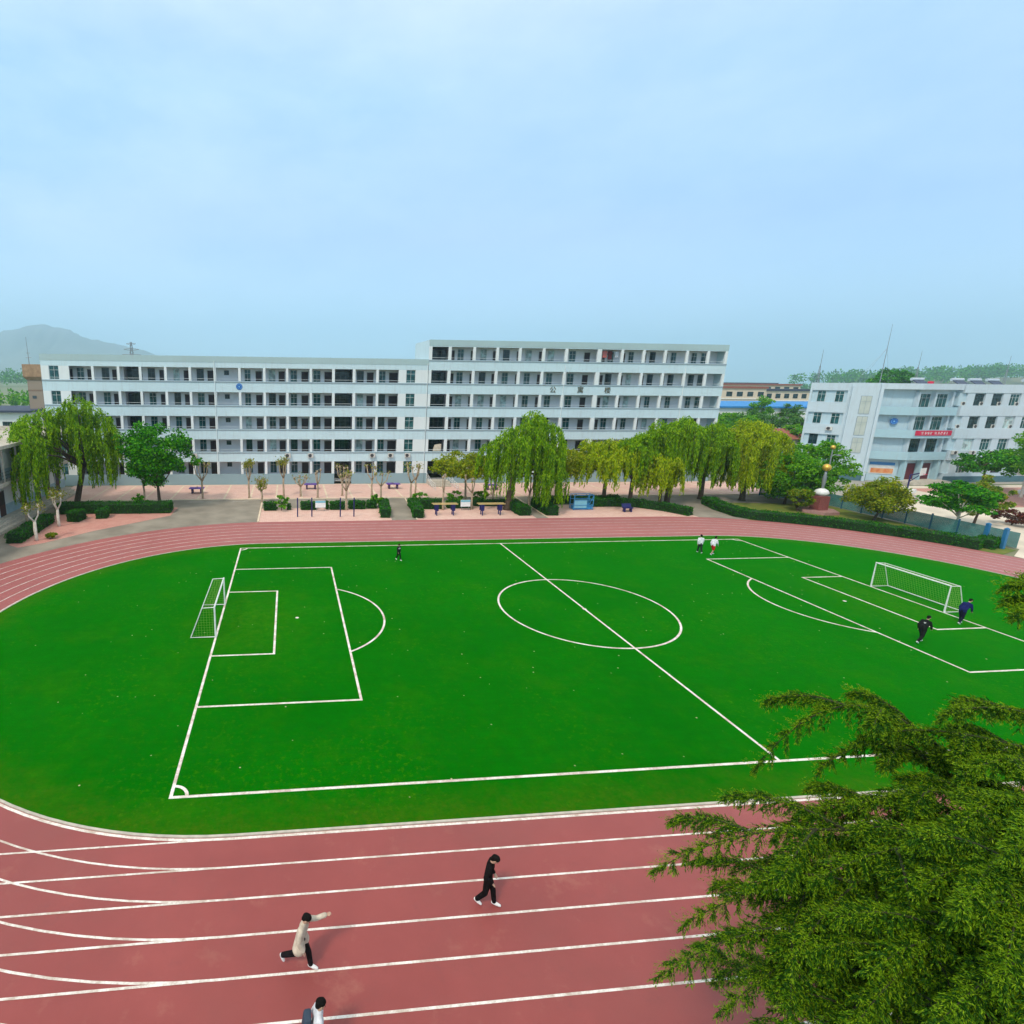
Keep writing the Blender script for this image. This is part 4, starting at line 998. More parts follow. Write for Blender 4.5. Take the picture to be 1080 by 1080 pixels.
# hedges and bushes
def hedge(label, pts, w, h, dens=75, name='hedge', cat='hedge', group=None, ls=.16):
    t = thing(name, label, cat, (pts[0][0], pts[0][1], 0), 0, group)
    o = np.array(pts, float)-np.array(pts[0], float)
    b = MB(); wi = w/2-.07; core = []
    n = len(o); nrm = []
    for i in range(n):
        d = o[min(i+1,n-1)]-o[max(i-1,0)]; d = d/np.linalg.norm(d); nrm.append(np.array([d[1],-d[0]]))
    nrm = np.array(nrm)
    for i in range(n):
        a, c = o[i]+nrm[i]*wi, o[i]-nrm[i]*wi
        b.v += [(a[0],a[1],0),(a[0],a[1],h-.12),(a[0]*.8+c[0]*.2,a[1]*.8+c[1]*.2,h-.05),(c[0]*.8+a[0]*.2,c[1]*.8+a[1]*.2,h-.05),(c[0],c[1],h-.12),(c[0],c[1],0)]
    for i in range(n-1):
        for k in range(5): b.f.append((i*6+k, i*6+k+1, i*6+6+k+1, i*6+6+k)); b.m.append(0)
    b.f.append((0,1,2,3,4,5)); b.m.append(0); b.f.append(tuple((n-1)*6+k for k in (5,4,3,2,1,0))); b.m.append(0)
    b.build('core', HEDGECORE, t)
    # leaves all over the clipped skin
    sl = np.linalg.norm(np.diff(o, axis=0), axis=1); tot = sl.sum(); cum = np.concatenate([[0],np.cumsum(sl)])
    per = 2*h+w; N = int(dens*(tot+.4)*per)
    s_ = rng.random(N)*tot; q = rng.random(N)*per
    idx = np.clip(np.searchsorted(cum, s_)-1, 0, n-2); u = ((s_-cum[idx])/sl[idx])[:,None]
    c = o[idx]*(1-u)+o[idx+1]*u; nn = norm(nrm[idx]*(1-u)+nrm[idx+1]*u)
    bump = .05*np.sin(s_*2.1)+.04*np.sin(s_*5.3+q*2)
    side = np.where(q < h, -w/2, np.where(q < h+w, q-h-w/2, w/2))
    z = np.where(q < h, q, np.where(q < h+w, h, per-q))
    side = side+np.where(np.abs(side) >= w/2-.01, np.sign(side)*(bump-.03), 0); z = z+np.where((q >= h)&(q < h+w), bump-.02, 0)
    edge = np.clip((np.abs(side)-w*.36)/(w*.14), 0, 1)*(z > h-.15); z = z-edge*.1
    P = np.concatenate([c+nn*side[:,None], z[:,None]], 1)+rng.normal(size=(N,3))*.045; Nn = np.concatenate([nn*np.sign(side)[:,None]*(z < h-.1)[:,None], (z >= h-.1)[:,None].astype(float)],1)
    # two end caps
    for e, sg in ((0,-1),(n-1,1)):
        m_ = int(dens*w*h); dd_ = (o[1]-o[0] if e == 0 else o[-1]-o[-2]); dd_ = dd_/np.linalg.norm(dd_)*sg
        ss = rng.uniform(-w/2,w/2,m_); pe = o[e]+nrm[e]*ss[:,None]+dd_*.02
        P = np.concatenate([P, np.concatenate([pe, rng.uniform(0,h,(m_,1))],1)+rng.normal(size=(m_,3))*.045]); Nn = np.concatenate([Nn, np.tile([dd_[0],dd_[1],.2],(m_,1))])
    P[:,2] = np.maximum(P[:,2], .04)
    quads('foliage', leaves(P, Nn*.7+rng.normal(size=P.shape)*.6+np.array([0,0,.3]), ls*rng.uniform(.7,1.4,len(P)), ls*.65), LEAF['hedge'], t)
    return t
hedge('long dark clipped hedge under the leaning willow and the round tree', [(-47.6,31.4),(-44,31.6),(-40,31.4),(-34.7,31.4)], 2.0, 1.15, 60)
hedge('rounded double bush in front of the long left hedge', [(-44.9,27.8),(-43.6,27.6)], 1.8, 1.1, 70, 'rounded_bush', 'bush')
hedge('rounded bush right of the double bush on the red bed', [(-42.4,28.9),(-41.3,29.0)], 1.6, 1.0, 70, 'rounded_bush', 'bush')
hedge('dark hedge running along the left steps', [(-46.9,18.9),(-46.9,22.5),(-47.0,27.0)], 1.4, 1.0, 60)
for i, (x0, x1, y, lab) in enumerate([(-23.7,-22.3,31.6,'cube hedge at the road kerb, first of the low row'),(-19.2,-17.4,31.7,'low block hedge left of the white board'),(-16.2,-15.9,31.9,'short block hedge behind the white board'),(-15.6,-13.9,31.6,'low block hedge left of the bare tall pollard'),(-13.3,-11.3,31.8,'low block hedge right of the bare tall pollard'),(-11.0,-9.9,32.0,'short block hedge beside the diagonal footpath hedge')]):
    hedge(lab, [(x0,y),((x0+x1)/2,y+.03),(x1,y)], 1.0, .95, 80, group='low block hedges along the pink strip')
hedge('small dark bush beside the young shrub', [(-20.9,31.7),(-20.5,31.7)], .6, .7, 80, 'rounded_bush', 'bush')
hedge('clipped hedge along the left side of the grey footpath', [(-8.75,33.0),(-9.2,29.5),(-9.55,26.9)], 1.15, 1.0, 70)
hedge('clipped hedge along the right side of the grey footpath', [(-5.0,33.2),(-5.25,29.5),(-5.75,26.5)], 1.2, 1.0, 70)
hedge('low hedge behind the left parallel bars', [(-4.3,31.5),(-1.6,31.4)], 1.2, 1.2, 70)
hedge('low hedge between the cyan board and the left parallel bars', [(-.9,31.6),(2.2,31.6)], 1.0, .9, 70)
hedge('low dark hedge behind the right parallel bars', [(2.9,32.6),(7,32.6)], .8, .8, 60)
hedge('clipped hedge under the big willow, left of the narrow path', [(7.3,31.5),(7.3,27.0)], 1.5, 1.1, 70)
hedge('clipped hedge under the big willow, right of the narrow path', [(11.0,32.0),(10.6,26.9)], 1.6, 1.1, 70)
hedge('dark clipped hedge under the willow row ending at the track', [(17.8,31.6),(21,31.6),(23.8,31.0),(26.2,28.6),(27.6,26.0)], 1.1, 1.0, 70)
hedge('dark hedge further back under the willow row', [(12.6,33.2),(17,33.4),(23,33.6)], .9, 1.0, 60)
hp = [(34.6,32.0),(33.6,28.6),(33.4,25.4)]+[(XC+26.9*math.cos(a), YC+26.9*math.sin(a)) for a in np.linspace(R(64),R(25.5),16)]
hedge('long broad clipped hedge curving round the right bend of the track', hp, 1.7, 1.0, 70)
hedge('short end piece of the long hedge by the two blue posts', [(47.6,11.6),(50.0,12.4)], 1.5, .95, 70)
for x, y, h, c, lf, lab in [(-21.6,31.3,1.9,.85,'light','young light green shrub left of the navy posts'),(-9.9,32.6,1.7,.75,'light','light green shrub behind the left footpath hedge'),(-4.1,33.2,1.8,.95,'light','light green shrub behind the right footpath hedge'),(.6,33.6,1.9,1.0,'light','light green shrub left of the cyan board'),(4.3,34.0,1.7,1.0,'light','light green shrub behind the right parallel bars'),(-38.9,33.8,1.6,.8,'deep','small dark conifer shrub between willow and round tree'),(-44.0,20.4,.5,.5,'olive','low grass tuft at the foot of the left white trunk')]:
    broadleaf('shrub', lab, x, y, h, c, 1, lf, nclump=22, per=50, lsize=.22, trunk_h=.15, tr=.05, cat='shrub', group='shrubs round the apron')

# ------------------------------------------------------------------ the cedar in the foreground
def cedar():
    rg = np.random.default_rng(21)
    t = thing('cedar_tree', 'large drooping dark green cedar in the near right corner', 'tree', (CT[0],CT[1],0))
    H = 15.0
    tx = lambda z: np.array([.10*math.sin(z*.5), .08*math.cos(z*.4), z])
    b = MB(); zs = np.linspace(-.1,H,14); b.tube([tuple(tx(z)) for z in zs], [max(.02,.30*(1-max(z,0)/H)+.012) for z in zs], 10)
    b.build('trunk', M['bark'], t, smooth=True)
    tb = MB(); OLD = [[],[],[]]; NEW = [[],[],[]]
    specs = []                                          # start height, tip (local), arch
    for z, tip, ar, wd in CEDAR_TIPS: specs.append((z, np.array(tip)-np.array([CT[0],CT[1],0]), ar, wd))
    z = 2.4; k = 0
    while z < 13.8:
        a = k*2.39996+rg.normal()*.25; k += 1
        away = math.cos(a) > .15                        # the side turned from the track is free to grow at any height
        if z < 6.0 or away:
            L = min(4.4, .5+(13.8-z)*.55)*rg.uniform(.7,1.1); fall = rg.uniform(.10,.34)
            specs.append((z, np.array([math.cos(a)*L, math.sin(a)*L, z-fall*L]), rg.uniform(.10,.2), .9))
        z += .42
    paths = []
    for z, tip, arch, dens in specs:
        st = tx(z); hv = tip-st; L = np.linalg.norm(hv); dirv = hv/L; sidev = norm(np.cross(dirv, np.array([0,0,1.])))
        n = 18; u = np.linspace(0,1,n)[:,None]
        path = st+hv*u+np.array([0,0,1.])*L*arch*2.1*(u**1.35)*(1-u**3.2)+sidev*L*rg.normal()*.05*np.sin(PI*u)
        paths.append((path, L, dens*.8))
        nsb = int(L*1.25) if dens > .6 else int(L*.8)
        for q in range(nsb):                            # forked side branches, each ending in its own point
            f = .22+.66*(q+.6*rg.random())/max(nsb,1); jj = int(f*(n-1)); p0 = path[jj]; tn = norm(path[min(jj+1,n-1)]-path[jj-1])
            sg = 1 if q % 2 else -1; a_ = R(rg.uniform(26,48)); sl = (L*rg.uniform(.14,.24)*(1.25-.55*f)+.12)*(.5+.5*dens)
            dd_ = norm(tn*math.cos(a_)+sidev*sg*math.sin(a_)+np.array([0,0,rg.uniform(-.05,.16)]))
            v = np.linspace(0,1,n)[:,None]
            paths.append((p0+dd_*sl*v+np.array([0,0,1.])*sl*(.16*v-.40*v**2.6), sl, dens*.55))
    for path, L, dens in paths:
        n = len(path); dirv = norm(path[-1]-path[0]); sidev = norm(np.cross(dirv, np.array([0,0,1.])))
        tb.tube([tuple(p) for p in path], list(np.linspace(.016+.005*L,.004,n)), 5)
        # short upright shoots clothe the branch itself
        kb = int(L*60); fb = rg.random(kb)*.88+.12; jb = np.minimum((fb*(n-1)).astype(int), n-2); ub = (fb*(n-1)-jb)[:,None]
        pb_ = path[jb]*(1-ub)+path[jb+1]*ub; db_ = norm(dirv*.8+sidev*rg.normal(size=(kb,1))*.7+np.array([0,0,1.])*rg.uniform(-.15,.3,(kb,1)))
        wq = np.linspace(0,1,10)[None,:,None]; sb = pb_[:,None,:]+db_[:,None,:]*rg.uniform(.10,.24,(kb,1,1))*wq+rg.normal(size=(kb,10,3))*.012
        NEW[0].append(sb.reshape(-1,3)); NEW[1].append((db_[:,None,:]*.8+rg.normal(size=sb.shape)*.55).reshape(-1,3)); NEW[2].append(rg.uniform(.032,.054,kb*10))
        m_ = int(8+L*8)
        for i in range(m_+6):
            f = .10+.90*(i+.5*rg.random())/(m_+6); sgn = 1 if i % 2 else -1
            j = min(int(f*(n-1)), n-2); uu = f*(n-1)-j; p0 = path[j]*(1-uu)+path[j+1]*uu; tan = norm(path[j+1]-path[j])
            tl_ = dens*(.16+.62*math.sin(PI*min(1,.16+f*.76))**1.3*min(1,L/5+.38))*rg.uniform(.5,1.15)*(1.1-.35*f)
            ang_ = R(rg.uniform(28,62)) if f < .97 else R(rg.uniform(0,20)); dv_ = tan*math.cos(ang_)+sidev*sgn*math.sin(ang_)
            kk = max(6, int(tl_/.042)); v = np.linspace(0,1,kk)[:,None]; droop = rg.uniform(.3,.9)
            tw = p0+dv_*tl_*v+np.array([0,0,1.])*tl_*(.12*v-droop*v**2.1)+rg.normal(size=(kk,3))*.006
            if tl_ > .4: tb.tube([tuple(q) for q in tw[::3]], list(np.linspace(.008,.003,len(tw[::3]))), 3, cap=False)
            perp = norm(np.cross(dv_, np.array([0,0,1.])))
            # shoots along the twig: 3 per node (both sides and on top), each a bottle-brush of needles
            tw2 = np.repeat(tw, 3, 0); vv = np.repeat(v, 3, 0); N = len(tw2)
            sg2 = np.tile([-1,0,1], kk)[:,None]
            sd = norm(dv_*rg.uniform(.5,1.1,(N,1))+perp*sg2*rg.uniform(.5,.95,(N,1))+np.array([0,0,1.])*np.where(sg2 == 0, rg.uniform(-.3,.35,(N,1)), -rg.uniform(.6,1.9,(N,1))))
            sl_ = rg.uniform(.06,.18,(N,1))*(1.15-.45*vv)
            q_ = 19; w = np.linspace(.03,1,q_)[None,:,None]
            sp = tw2[:,None,:]+sd[:,None,:]*sl_[:,None,:]*w+np.array([0,0,-.22])*sl_[:,None,:]*w**2
            sp = sp+rg.normal(size=sp.shape)*.006
            nd = sd[:,None,:]+rg.normal(size=sp.shape)*.33
            ln = rg.uniform(.032,.054,(N,q_))
            new = (np.broadcast_to(w[...,0], (N,q_)) > .58) & (rg.random((N,q_)) < .70)
            for dst, msk in ((OLD, ~new), (NEW, new)): dst[0].append(sp[msk]); dst[1].append(nd[msk]); dst[2].append(ln[msk])
    global rng
    for nm, dst, lf in (('needles', OLD, 'cedar'), ('young_needles', NEW, 'cedarnew')):
        P, D, Ln = (np.concatenate(q) for q in dst); quads(nm, leaves(P, D, Ln, .0090), LEAF[lf], t); print(nm, len(P))
    tb.build('branches', mat('cedar_twig', (.035,.045,.014), .95, (.02,.02,.01), 8), t)
CT = (-8.0, -28.0)
CEDAR_TIPS = [(12.7, (-10.51, -28.07, 12.86), 0.05, 0.34), (12.4, (-10.9, -28.5, 12.6), 0.05, 0.3), (10.4, (-11.22, -28.24, 10.93), 0.08, 0.5), (9.9, (-12.02, -27.88, 10.34), 0.11, 0.53), (9.6, (-11.65, -28.91, 10.51), 0.08, 0.5), (9.0, (-12.6, -28.48, 9.73), 0.1, 0.73), (8.9, (-12.73, -29.65, 10.43), 0.09, 0.6), (8.3, (-13.1, -27.36, 9.47), 0.34, 0.73), (8.0, (-13.41, -28.17, 8.93), 0.16, 0.53), (8.1, (-12.26, -27.61, 9.61), 0.22, 0.5), (8.4, (-15.06, -27.95, 8.28), 0.16, 0.9), (8.0, (-14.75, -28.33, 7.67), 0.1, 0.65), (8.3, (-13.84, -29.18, 9.28), 0.14, 0.86), (8.4, (-13.61, -30.05, 10.09), 0.09, 0.73), (7.0, (-15.29, -28.68, 7.24), 0.15, 0.9), (6.7, (-14.69, -29.16, 7.21), 0.1, 0.77), (7.4, (-14.4, -29.6, 8.59), 0.12, 0.86), (7.2, (-14.13, -30.2, 9.21), 0.11, 0.86), (7.9, (-13.84, -30.57, 10.42), 0.09, 0.73), (6.1, (-14.68, -29.74, 7.4), 0.12, 0.82), (6.2, (-14.4, -30.34, 8.48), 0.12, 0.86), (6.7, (-14.21, -30.87, 9.42), 0.12, 0.86), (5.4, (-15.17, -29.46, 6.61), 0.12, 0.77), (5.3, (-14.78, -30.48, 7.72), 0.12, 0.86), (8.4, (-13.34, -30.49, 10.99), 0.09, 0.6), (7.4, (-13.84, -30.98, 10.01), 0.12, 0.69)]
cedar(); rng = np.random.default_rng(99)

# ------------------------------------------------------------------ goals
def goal():
    t = thing('football_goal', '', 'goal'); g, h = 2.52, 2.0; b = MB()
    b.tube([(0,-g,0),(0,-g,h),(0,g,h),(0,g,0)], .055, 10); b.build('goal_frame', M['steelwhite'], t)
    s = MB(); D0, D1 = 1.5, .75
    for y in (-g, g): s.tube([(0,y,h-.02),(-D1,y,h-.05),(-D0,y,.04),(0,y,.04)], .03, 8)
    s.tube([(-D1,-g,h-.05),(-D1,g,h-.05)], .025, 8); s.tube([(-D0,-g,.04),(-D0,g,.04)], .035, 8); s.build('back_stay', M['steelwhite'], t)
    nt = MB(); r = .0045; st = .18
    for y in np.arange(-g, g+.01, st): nt.tube([(-.0,y,h-.03),(-D1,y,h-.08),(-(D0+D1)/2,y,h*.5),(-D0,y,.05)], r, 3, cap=False)
    prof = [(0,h-.03)]+[(-D1*i/4,h-.03-.05*i/4) for i in range(1,5)]+[(-D1-(D0-D1)*i/11,h-.08-(h-.13)*i/11) for i in range(1,12)]
    for x, z in prof: nt.tube([(x,-g,z),(x,g,z)], r, 3, cap=False)
    for y in (-g, g):
        for i in range(1,12):
            z = h*i/12; xb = -D1-(D0-D1)*(1-z/h); nt.tube([(0,y,z),(xb,y,z)], r, 3, cap=False)
        for i in range(1,9): x = -D0*i/9; zt = h-.06 if x > -D1 else (h-.06)*(x+D0)/(D0-D1); nt.tube([(x,y,.04),(x,y,zt)], r, 3, cap=False)
    nt.build('net', M['net'], t)
    return t
g1 = goal(); g1.location = (-L2,0,.01); g1['label'] = 'white football goal with net on the left goal line, empty of players'
g2 = copy_tree(g1); g2.location = (L2,.05,.01); g2.rotation_euler = (0,0,PI); g2['label'] = 'white football goal on the right goal line beside the two dark players'
for g in (g1, g2): g['group'] = 'football goals'

# ------------------------------------------------------------------ apron equipment
def highbar(lab, x0, x1, y):
    t = thing('pull_up_bar', lab, 'exercise bar', ((x0+x1)/2, y, 0), 0, 'pull-up bars on the pink strip'); w = (x1-x0)/2
    for s in (-1,1):
        b = MB(); b.tube([(s*w,0,0),(s*w,0,2.2)], .075, 10); b.tube([(s*w,0,2.2),(s*w,0,2.26)], [.09,.03], 10); b.build('post', M['navy'], t)
    b = MB(); b.tube([(-w,0,2.1),(w,0,2.1)], .018, 6); b.build('bar', M['grey'], t)
highbar('left pair of navy posts with a pull up bar in front of the white board', -19.7, -18.05, 27.9)
highbar('right pair of navy posts with pull up bar before the bare tall pollard', -14.75, -13.15, 27.7)
def parallel(lab, x0, x1, y):
    t = thing('parallel_bars', lab, 'exercise bars', ((x0+x1)/2, y, 0), 0, 'parallel bars on the pink strip')
    w = (x1-x0)/2
    for s in (-1,1):
        for d in (-.28,.28):
            b = MB(); b.tube([(s*w*.66,d,0),(s*w*.66,d,.55)], .07, 8); b.box(s*w*.66-.19,s*w*.66+.19,d-.05,d+.05,.55,1.28); b.build('post', M['navy'], t)
    for d in (-.28,.28):
        b = MB(); b.tube([(-w,d,1.36),(w,d,1.36)], .05, 8); b.build('rail', M['yellow'], t)
parallel('left set of parallel bars with pale yellow rails on navy posts', -3.8, -.75, 27.9)
parallel('right set of parallel bars with pale yellow rails beside the big willow', 1.65, 4.95, 27.7)
def board(lab, x, y):
    t = thing('information_board', lab, 'sign', (x,y,0), 0, 'information boards on the apron')
    for s in (-.45,.45):
        b = MB(); b.tube([(s,.03,0),(s,.03,1.35)], .03, 6); b.build('leg', M['grey'], t)
    b = MB(); b.hexa([(-.62,-.05,.45),(.62,-.05,.45),(.62,0,.45),(-.62,0,.45),(-.62,.02,1.28),(.62,.02,1.28),(.62,.07,1.28),(-.62,.07,1.28)]); b.build('panel', M['steelwhite'], t)
    b = MB(); b.hexa([(-.6,.005,1.03),(.6,.005,1.03),(.6,.012,1.03),(-.6,.012,1.03),(-.6,.017,1.26),(.6,.017,1.26),(.6,.03,1.26),(-.6,.03,1.26)]); b.v = [(x_,y_-.025,z_) for x_,y_,z_ in b.v]; b.build('header', M['cyan'], t)
board('white information board with cyan header between the navy posts', -16.9, 30.6)
board('white information board with cyan header between the two sets of parallel bars', 1.0, 30.2)
def tabletennis(lab, x, y):
    t = thing('table_tennis_table', lab, 'table', (x,y,0), 0, 'purple table tennis tables')
    b = MB(); b.box(-1.0,1.0,-.55,.55,.66,.76); b.build('table_top', M['purple'], t, bevel=.02)
    for s in (-.6,.6):
        b = MB(); b.box(s-.12,s+.12,-.35,.35,0,.66); b.build('leg', mat('dark_table_leg', (.06,.035,.10), .6), t)
    b = MB(); b.box(-.015,.015,-.6,.6,.76,.9); b.build('net', M['grey'], t)
tabletennis('leftmost purple table tennis table by the spread stub pollard', -33.4, 42.2)
tabletennis('middle purple table tennis table in front of the lower block', -17.5, 44.6)
tabletennis('purple table tennis table near the end of the lower block', -5.4, 44.4)
tabletennis('purple table half hidden under the spreading tree', 9.0, 43.0)
# blue frame under the willows
t = thing('climbing_station', 'bright blue steel frame with pale panel beside the big willow', 'exercise frame', (15.9,30.0,0))
b = MB()
for x in (-1.25,1.25):
    for y in (-.5,.5): b.tube([(x,y,0),(x,y,1.9)], .05, 8)
for z in (.6,1.25,1.88): b.tube([(-1.25,-.5,z),(1.25,-.5,z)], .035, 6); b.tube([(-1.25,.5,z),(1.25,.5,z)], .035, 6); b.tube([(1.25,-.5,z),(1.25,.5,z)], .035, 6)
b.tube([(.5,-.5,.1),(.5,-.5,1.88)], .035, 6); b.tube([(.5,-.5,.2),(1.25,-.5,1.8)], .035, 6); b.build('frame', M['blue'], t)
b = MB(); b.box(-1.2,.45,-.47,-.42,.25,1.3); b.build('panel', M['cyan'], t); b = MB(); b.box(-1.2,1.2,-.4,.4,.05,.5); b.build('box', M['blue'], t)
t = thing('exercise_bench', 'small navy exercise bench under the willow row', 'bench', (21.0,28.3,0))
b = MB(); b.box(-.6,.6,-.25,.25,.45,.56); b.build('seat', M['navy'], t); b = MB(); b.box(-.5,-.35,-.2,.2,0,.45); b.box(.35,.5,-.2,.2,0,.45); b.build('leg', M['navy'], t)
b = MB(); b.hexa([(-.6,.22,.56),(.6,.22,.56),(.6,.28,.56),(-.6,.28,.56),(-.6,.4,.95),(.6,.4,.95),(.6,.46,.95),(-.6,.46,.95)]); b.build('backrest', M['navy'], t)

# fence along the yard
FENCE = [(46.5,37.0),(50.3,31.0),(50.6,11.0)]
t = thing('mesh_fence', 'teal mesh fence with blue posts behind the curved hedge', 'fence', (50.6,11,0))
b = MB(); pb = []
def fence_run(P, Q, n):
    for i in range(n):
        f0, f1 = i/n, (i+1)/n; a = (P[0]+(Q[0]-P[0])*f0-50.6, P[1]+(Q[1]-P[1])*f0-11); c = (P[0]+(Q[0]-P[0])*f1-50.6, P[1]+(Q[1]-P[1])*f1-11)
        L = dist(a, c)
        for s_ in np.arange(.06, L, .075): b.seg(a, c, s_, s_+.058, -.006, .006, .08, 1.6)
        for z in np.arange(.1, 1.62, .10): b.seg(a, c, 0, L, -.012, .012, z, z+.028)
        p = MB(); p.box(a[0]-.06,a[0]+.06,a[1]-.06,a[1]+.06,0,1.78); p.build('post', M['fencepost'], t)
fence_run(FENCE[0], FENCE[1], 3); fence_run(FENCE[1], FENCE[2], 8)
b.build('mesh_panel', M['fence'], t)
for x, y, lab in ((49.3,11.2,'nearer of two thick blue gate posts at the hedge end'),(49.9,13.1,'thick blue gate post just behind the nearer one')):
    b = MB(); b.box(-.14,.14,-.14,.14,0,2.0); b.hexa([(-.18,-.18,2.0),(.18,-.18,2.0),(.18,.18,2.0),(-.18,.18,2.0),(-.02,-.02,2.15),(.02,-.02,2.15),(.02,.02,2.15),(-.02,.02,2.15)])
    o = b.build('gate_post', mat('gate_post_blue', (.02,.17,.36), .5), loc=(x,y,0)); tag(o, lab, 'post', 'blue gate posts')
# sculpture
t = thing('sculpture', 'sculpture of a gilded ball over a white dome on a red stepped plinth', 'sculpture', (45.4,26.9,0))
b = MB(); b.lathe([(0,.0),(2.1,0),(2.1,.35),(0,.35)], n=6); b.build('base_slab', M['pinkgranite'], t)
b = MB(); b.box(-.65,.65,-.65,.65,.35,2.1); b.build('plinth', M['granite'], t, bevel=.03)
b = MB(); b.lathe([(0,2.1),(.5,2.1),(.72,2.3),(.78,2.5),(.62,2.8),(.3,2.98),(0,3.05)], n=24); b.build('dome', M['marble'], t, smooth=True)
b = MB(); b.lathe([(.14,2.98),(.16,3.4),(.22,3.8),(.2,4.4),(.15,4.8),(.12,5.2),(0,5.2)], n=16); b.build('stem', M['grey'], t, smooth=True)
b = MB(); b.lathe([(.46*math.sin(PI*i/14), 5.62-.46*math.cos(PI*i/14)) for i in range(15)], n=24); b.build('ball', M['gold'], t, smooth=True)
t = thing('street_lamp', 'grey lamp post with a gold ball finial rising behind the sculpture', 'lamp', (48.6,29.6,0))
b = MB(); b.tube([(0,0,0),(0,0,.6),(0,0,7.6)], [.16,.11,.07], 10); b.build('pole', M['grey'], t)
b = MB(); b.lathe([(.27*math.sin(PI*i/12), 7.8-.27*math.cos(PI*i/12)) for i in range(13)], n=20); b.build('ball', M['gold'], t, smooth=True)
b = MB(); b.tube([(0,0,6.6),(.5,0,6.9),(.9,0,6.8)], .04, 6); b.hexa([(.7,-.12,6.7),(1.3,-.12,6.7),(1.3,.12,6.7),(.7,.12,6.7),(.75,-.1,6.85),(1.2,-.1,6.85),(1.2,.1,6.85),(.75,.1,6.85)]); b.build('arm', M['grey'], t)
# basketball stand
def hoop(lab, x, y, rz):
    t = thing('basketball_stand', lab, 'basketball hoop', (x,y,0), rz, 'basketball stands in the yard')
    b = MB(); b.box(-.5,.5,-.2,1.2,0,.55); b.build('base', M['steelwhite'], t, bevel=.04)
    b = MB(); b.tube([(0,.7,.5),(0,.7,2.6),(0,-.5,3.1)], .11, 8); b.tube([(0,.7,1.6),(0,-.4,2.85)], .06, 8); b.build('pole', M['navy'], t)
    b = MB(); b.box(-.9,.9,-.6,-.54,2.75,3.8); b.build('backboard', M['steelwhite'], t)
    b = MB(); b.lathe([(.225+.02*math.cos(a),.02*math.sin(a)) for a in np.linspace(0,2*PI,7)], (0,-.85,2.95), 18); b.build('rim', M['red'], t)
hoop('basketball stand with white backboard and blue pole in front of the maroon doors', 71.8, 37.6, R(20))
hoop('second basketball stand further right across the red court', 88.0, 36.0, R(-70))

# ------------------------------------------------------------------ people
def blob(caps, vox, m, name, parent, smooth=3):
    """one continuous surface grown round tapered capsules (p0, r0, p1, r1)"""
    bm = bmesh.new()
    def sph(p, r): bmesh.ops.create_icosphere(bm, subdivisions=2, radius=r, matrix=Matrix.Translation(p))
    for p0, r0, p1, r1 in caps:
        p0, p1 = Vector(p0), Vector(p1); sph(p0, r0); sph(p1, r1); d = p1-p0
        if d.length > 1e-4:
            bmesh.ops.create_cone(bm, cap_ends=True, segments=14, radius1=r0, radius2=r1, depth=d.length, matrix=Matrix.Translation((p0+p1)/2) @ d.to_track_quat('Z','Y').to_matrix().to_4x4())
    me = bpy.data.meshes.new('u'); bm.to_mesh(me); bm.free(); o = bpy.data.objects.new('u', me); COL.objects.link(o)
    rm = o.modifiers.new('r', 'REMESH'); rm.mode = 'VOXEL'; rm.voxel_size = vox; rm.use_smooth_shade = True
    sm = o.modifiers.new('s', 'SMOOTH'); sm.factor = .5; sm.iterations = smooth
    bpy.context.view_layer.update()
    m2 = bpy.data.meshes.new_from_object(o.evaluated_get(bpy.context.evaluated_depsgraph_get())); bpy.data.objects.remove(o); bpy.data.meshes.remove(me)
    m2.materials.clear(); m2.materials.append(m); m2.name = name
    q = bpy.data.objects.new(name, m2); COL.objects.link(q); q.parent = parent; return q
SKIN = mat('skin', (.50, .30, .21), .5); HAIR = mat('black_hair', (.007, .006, .006), .85, spec=.1)
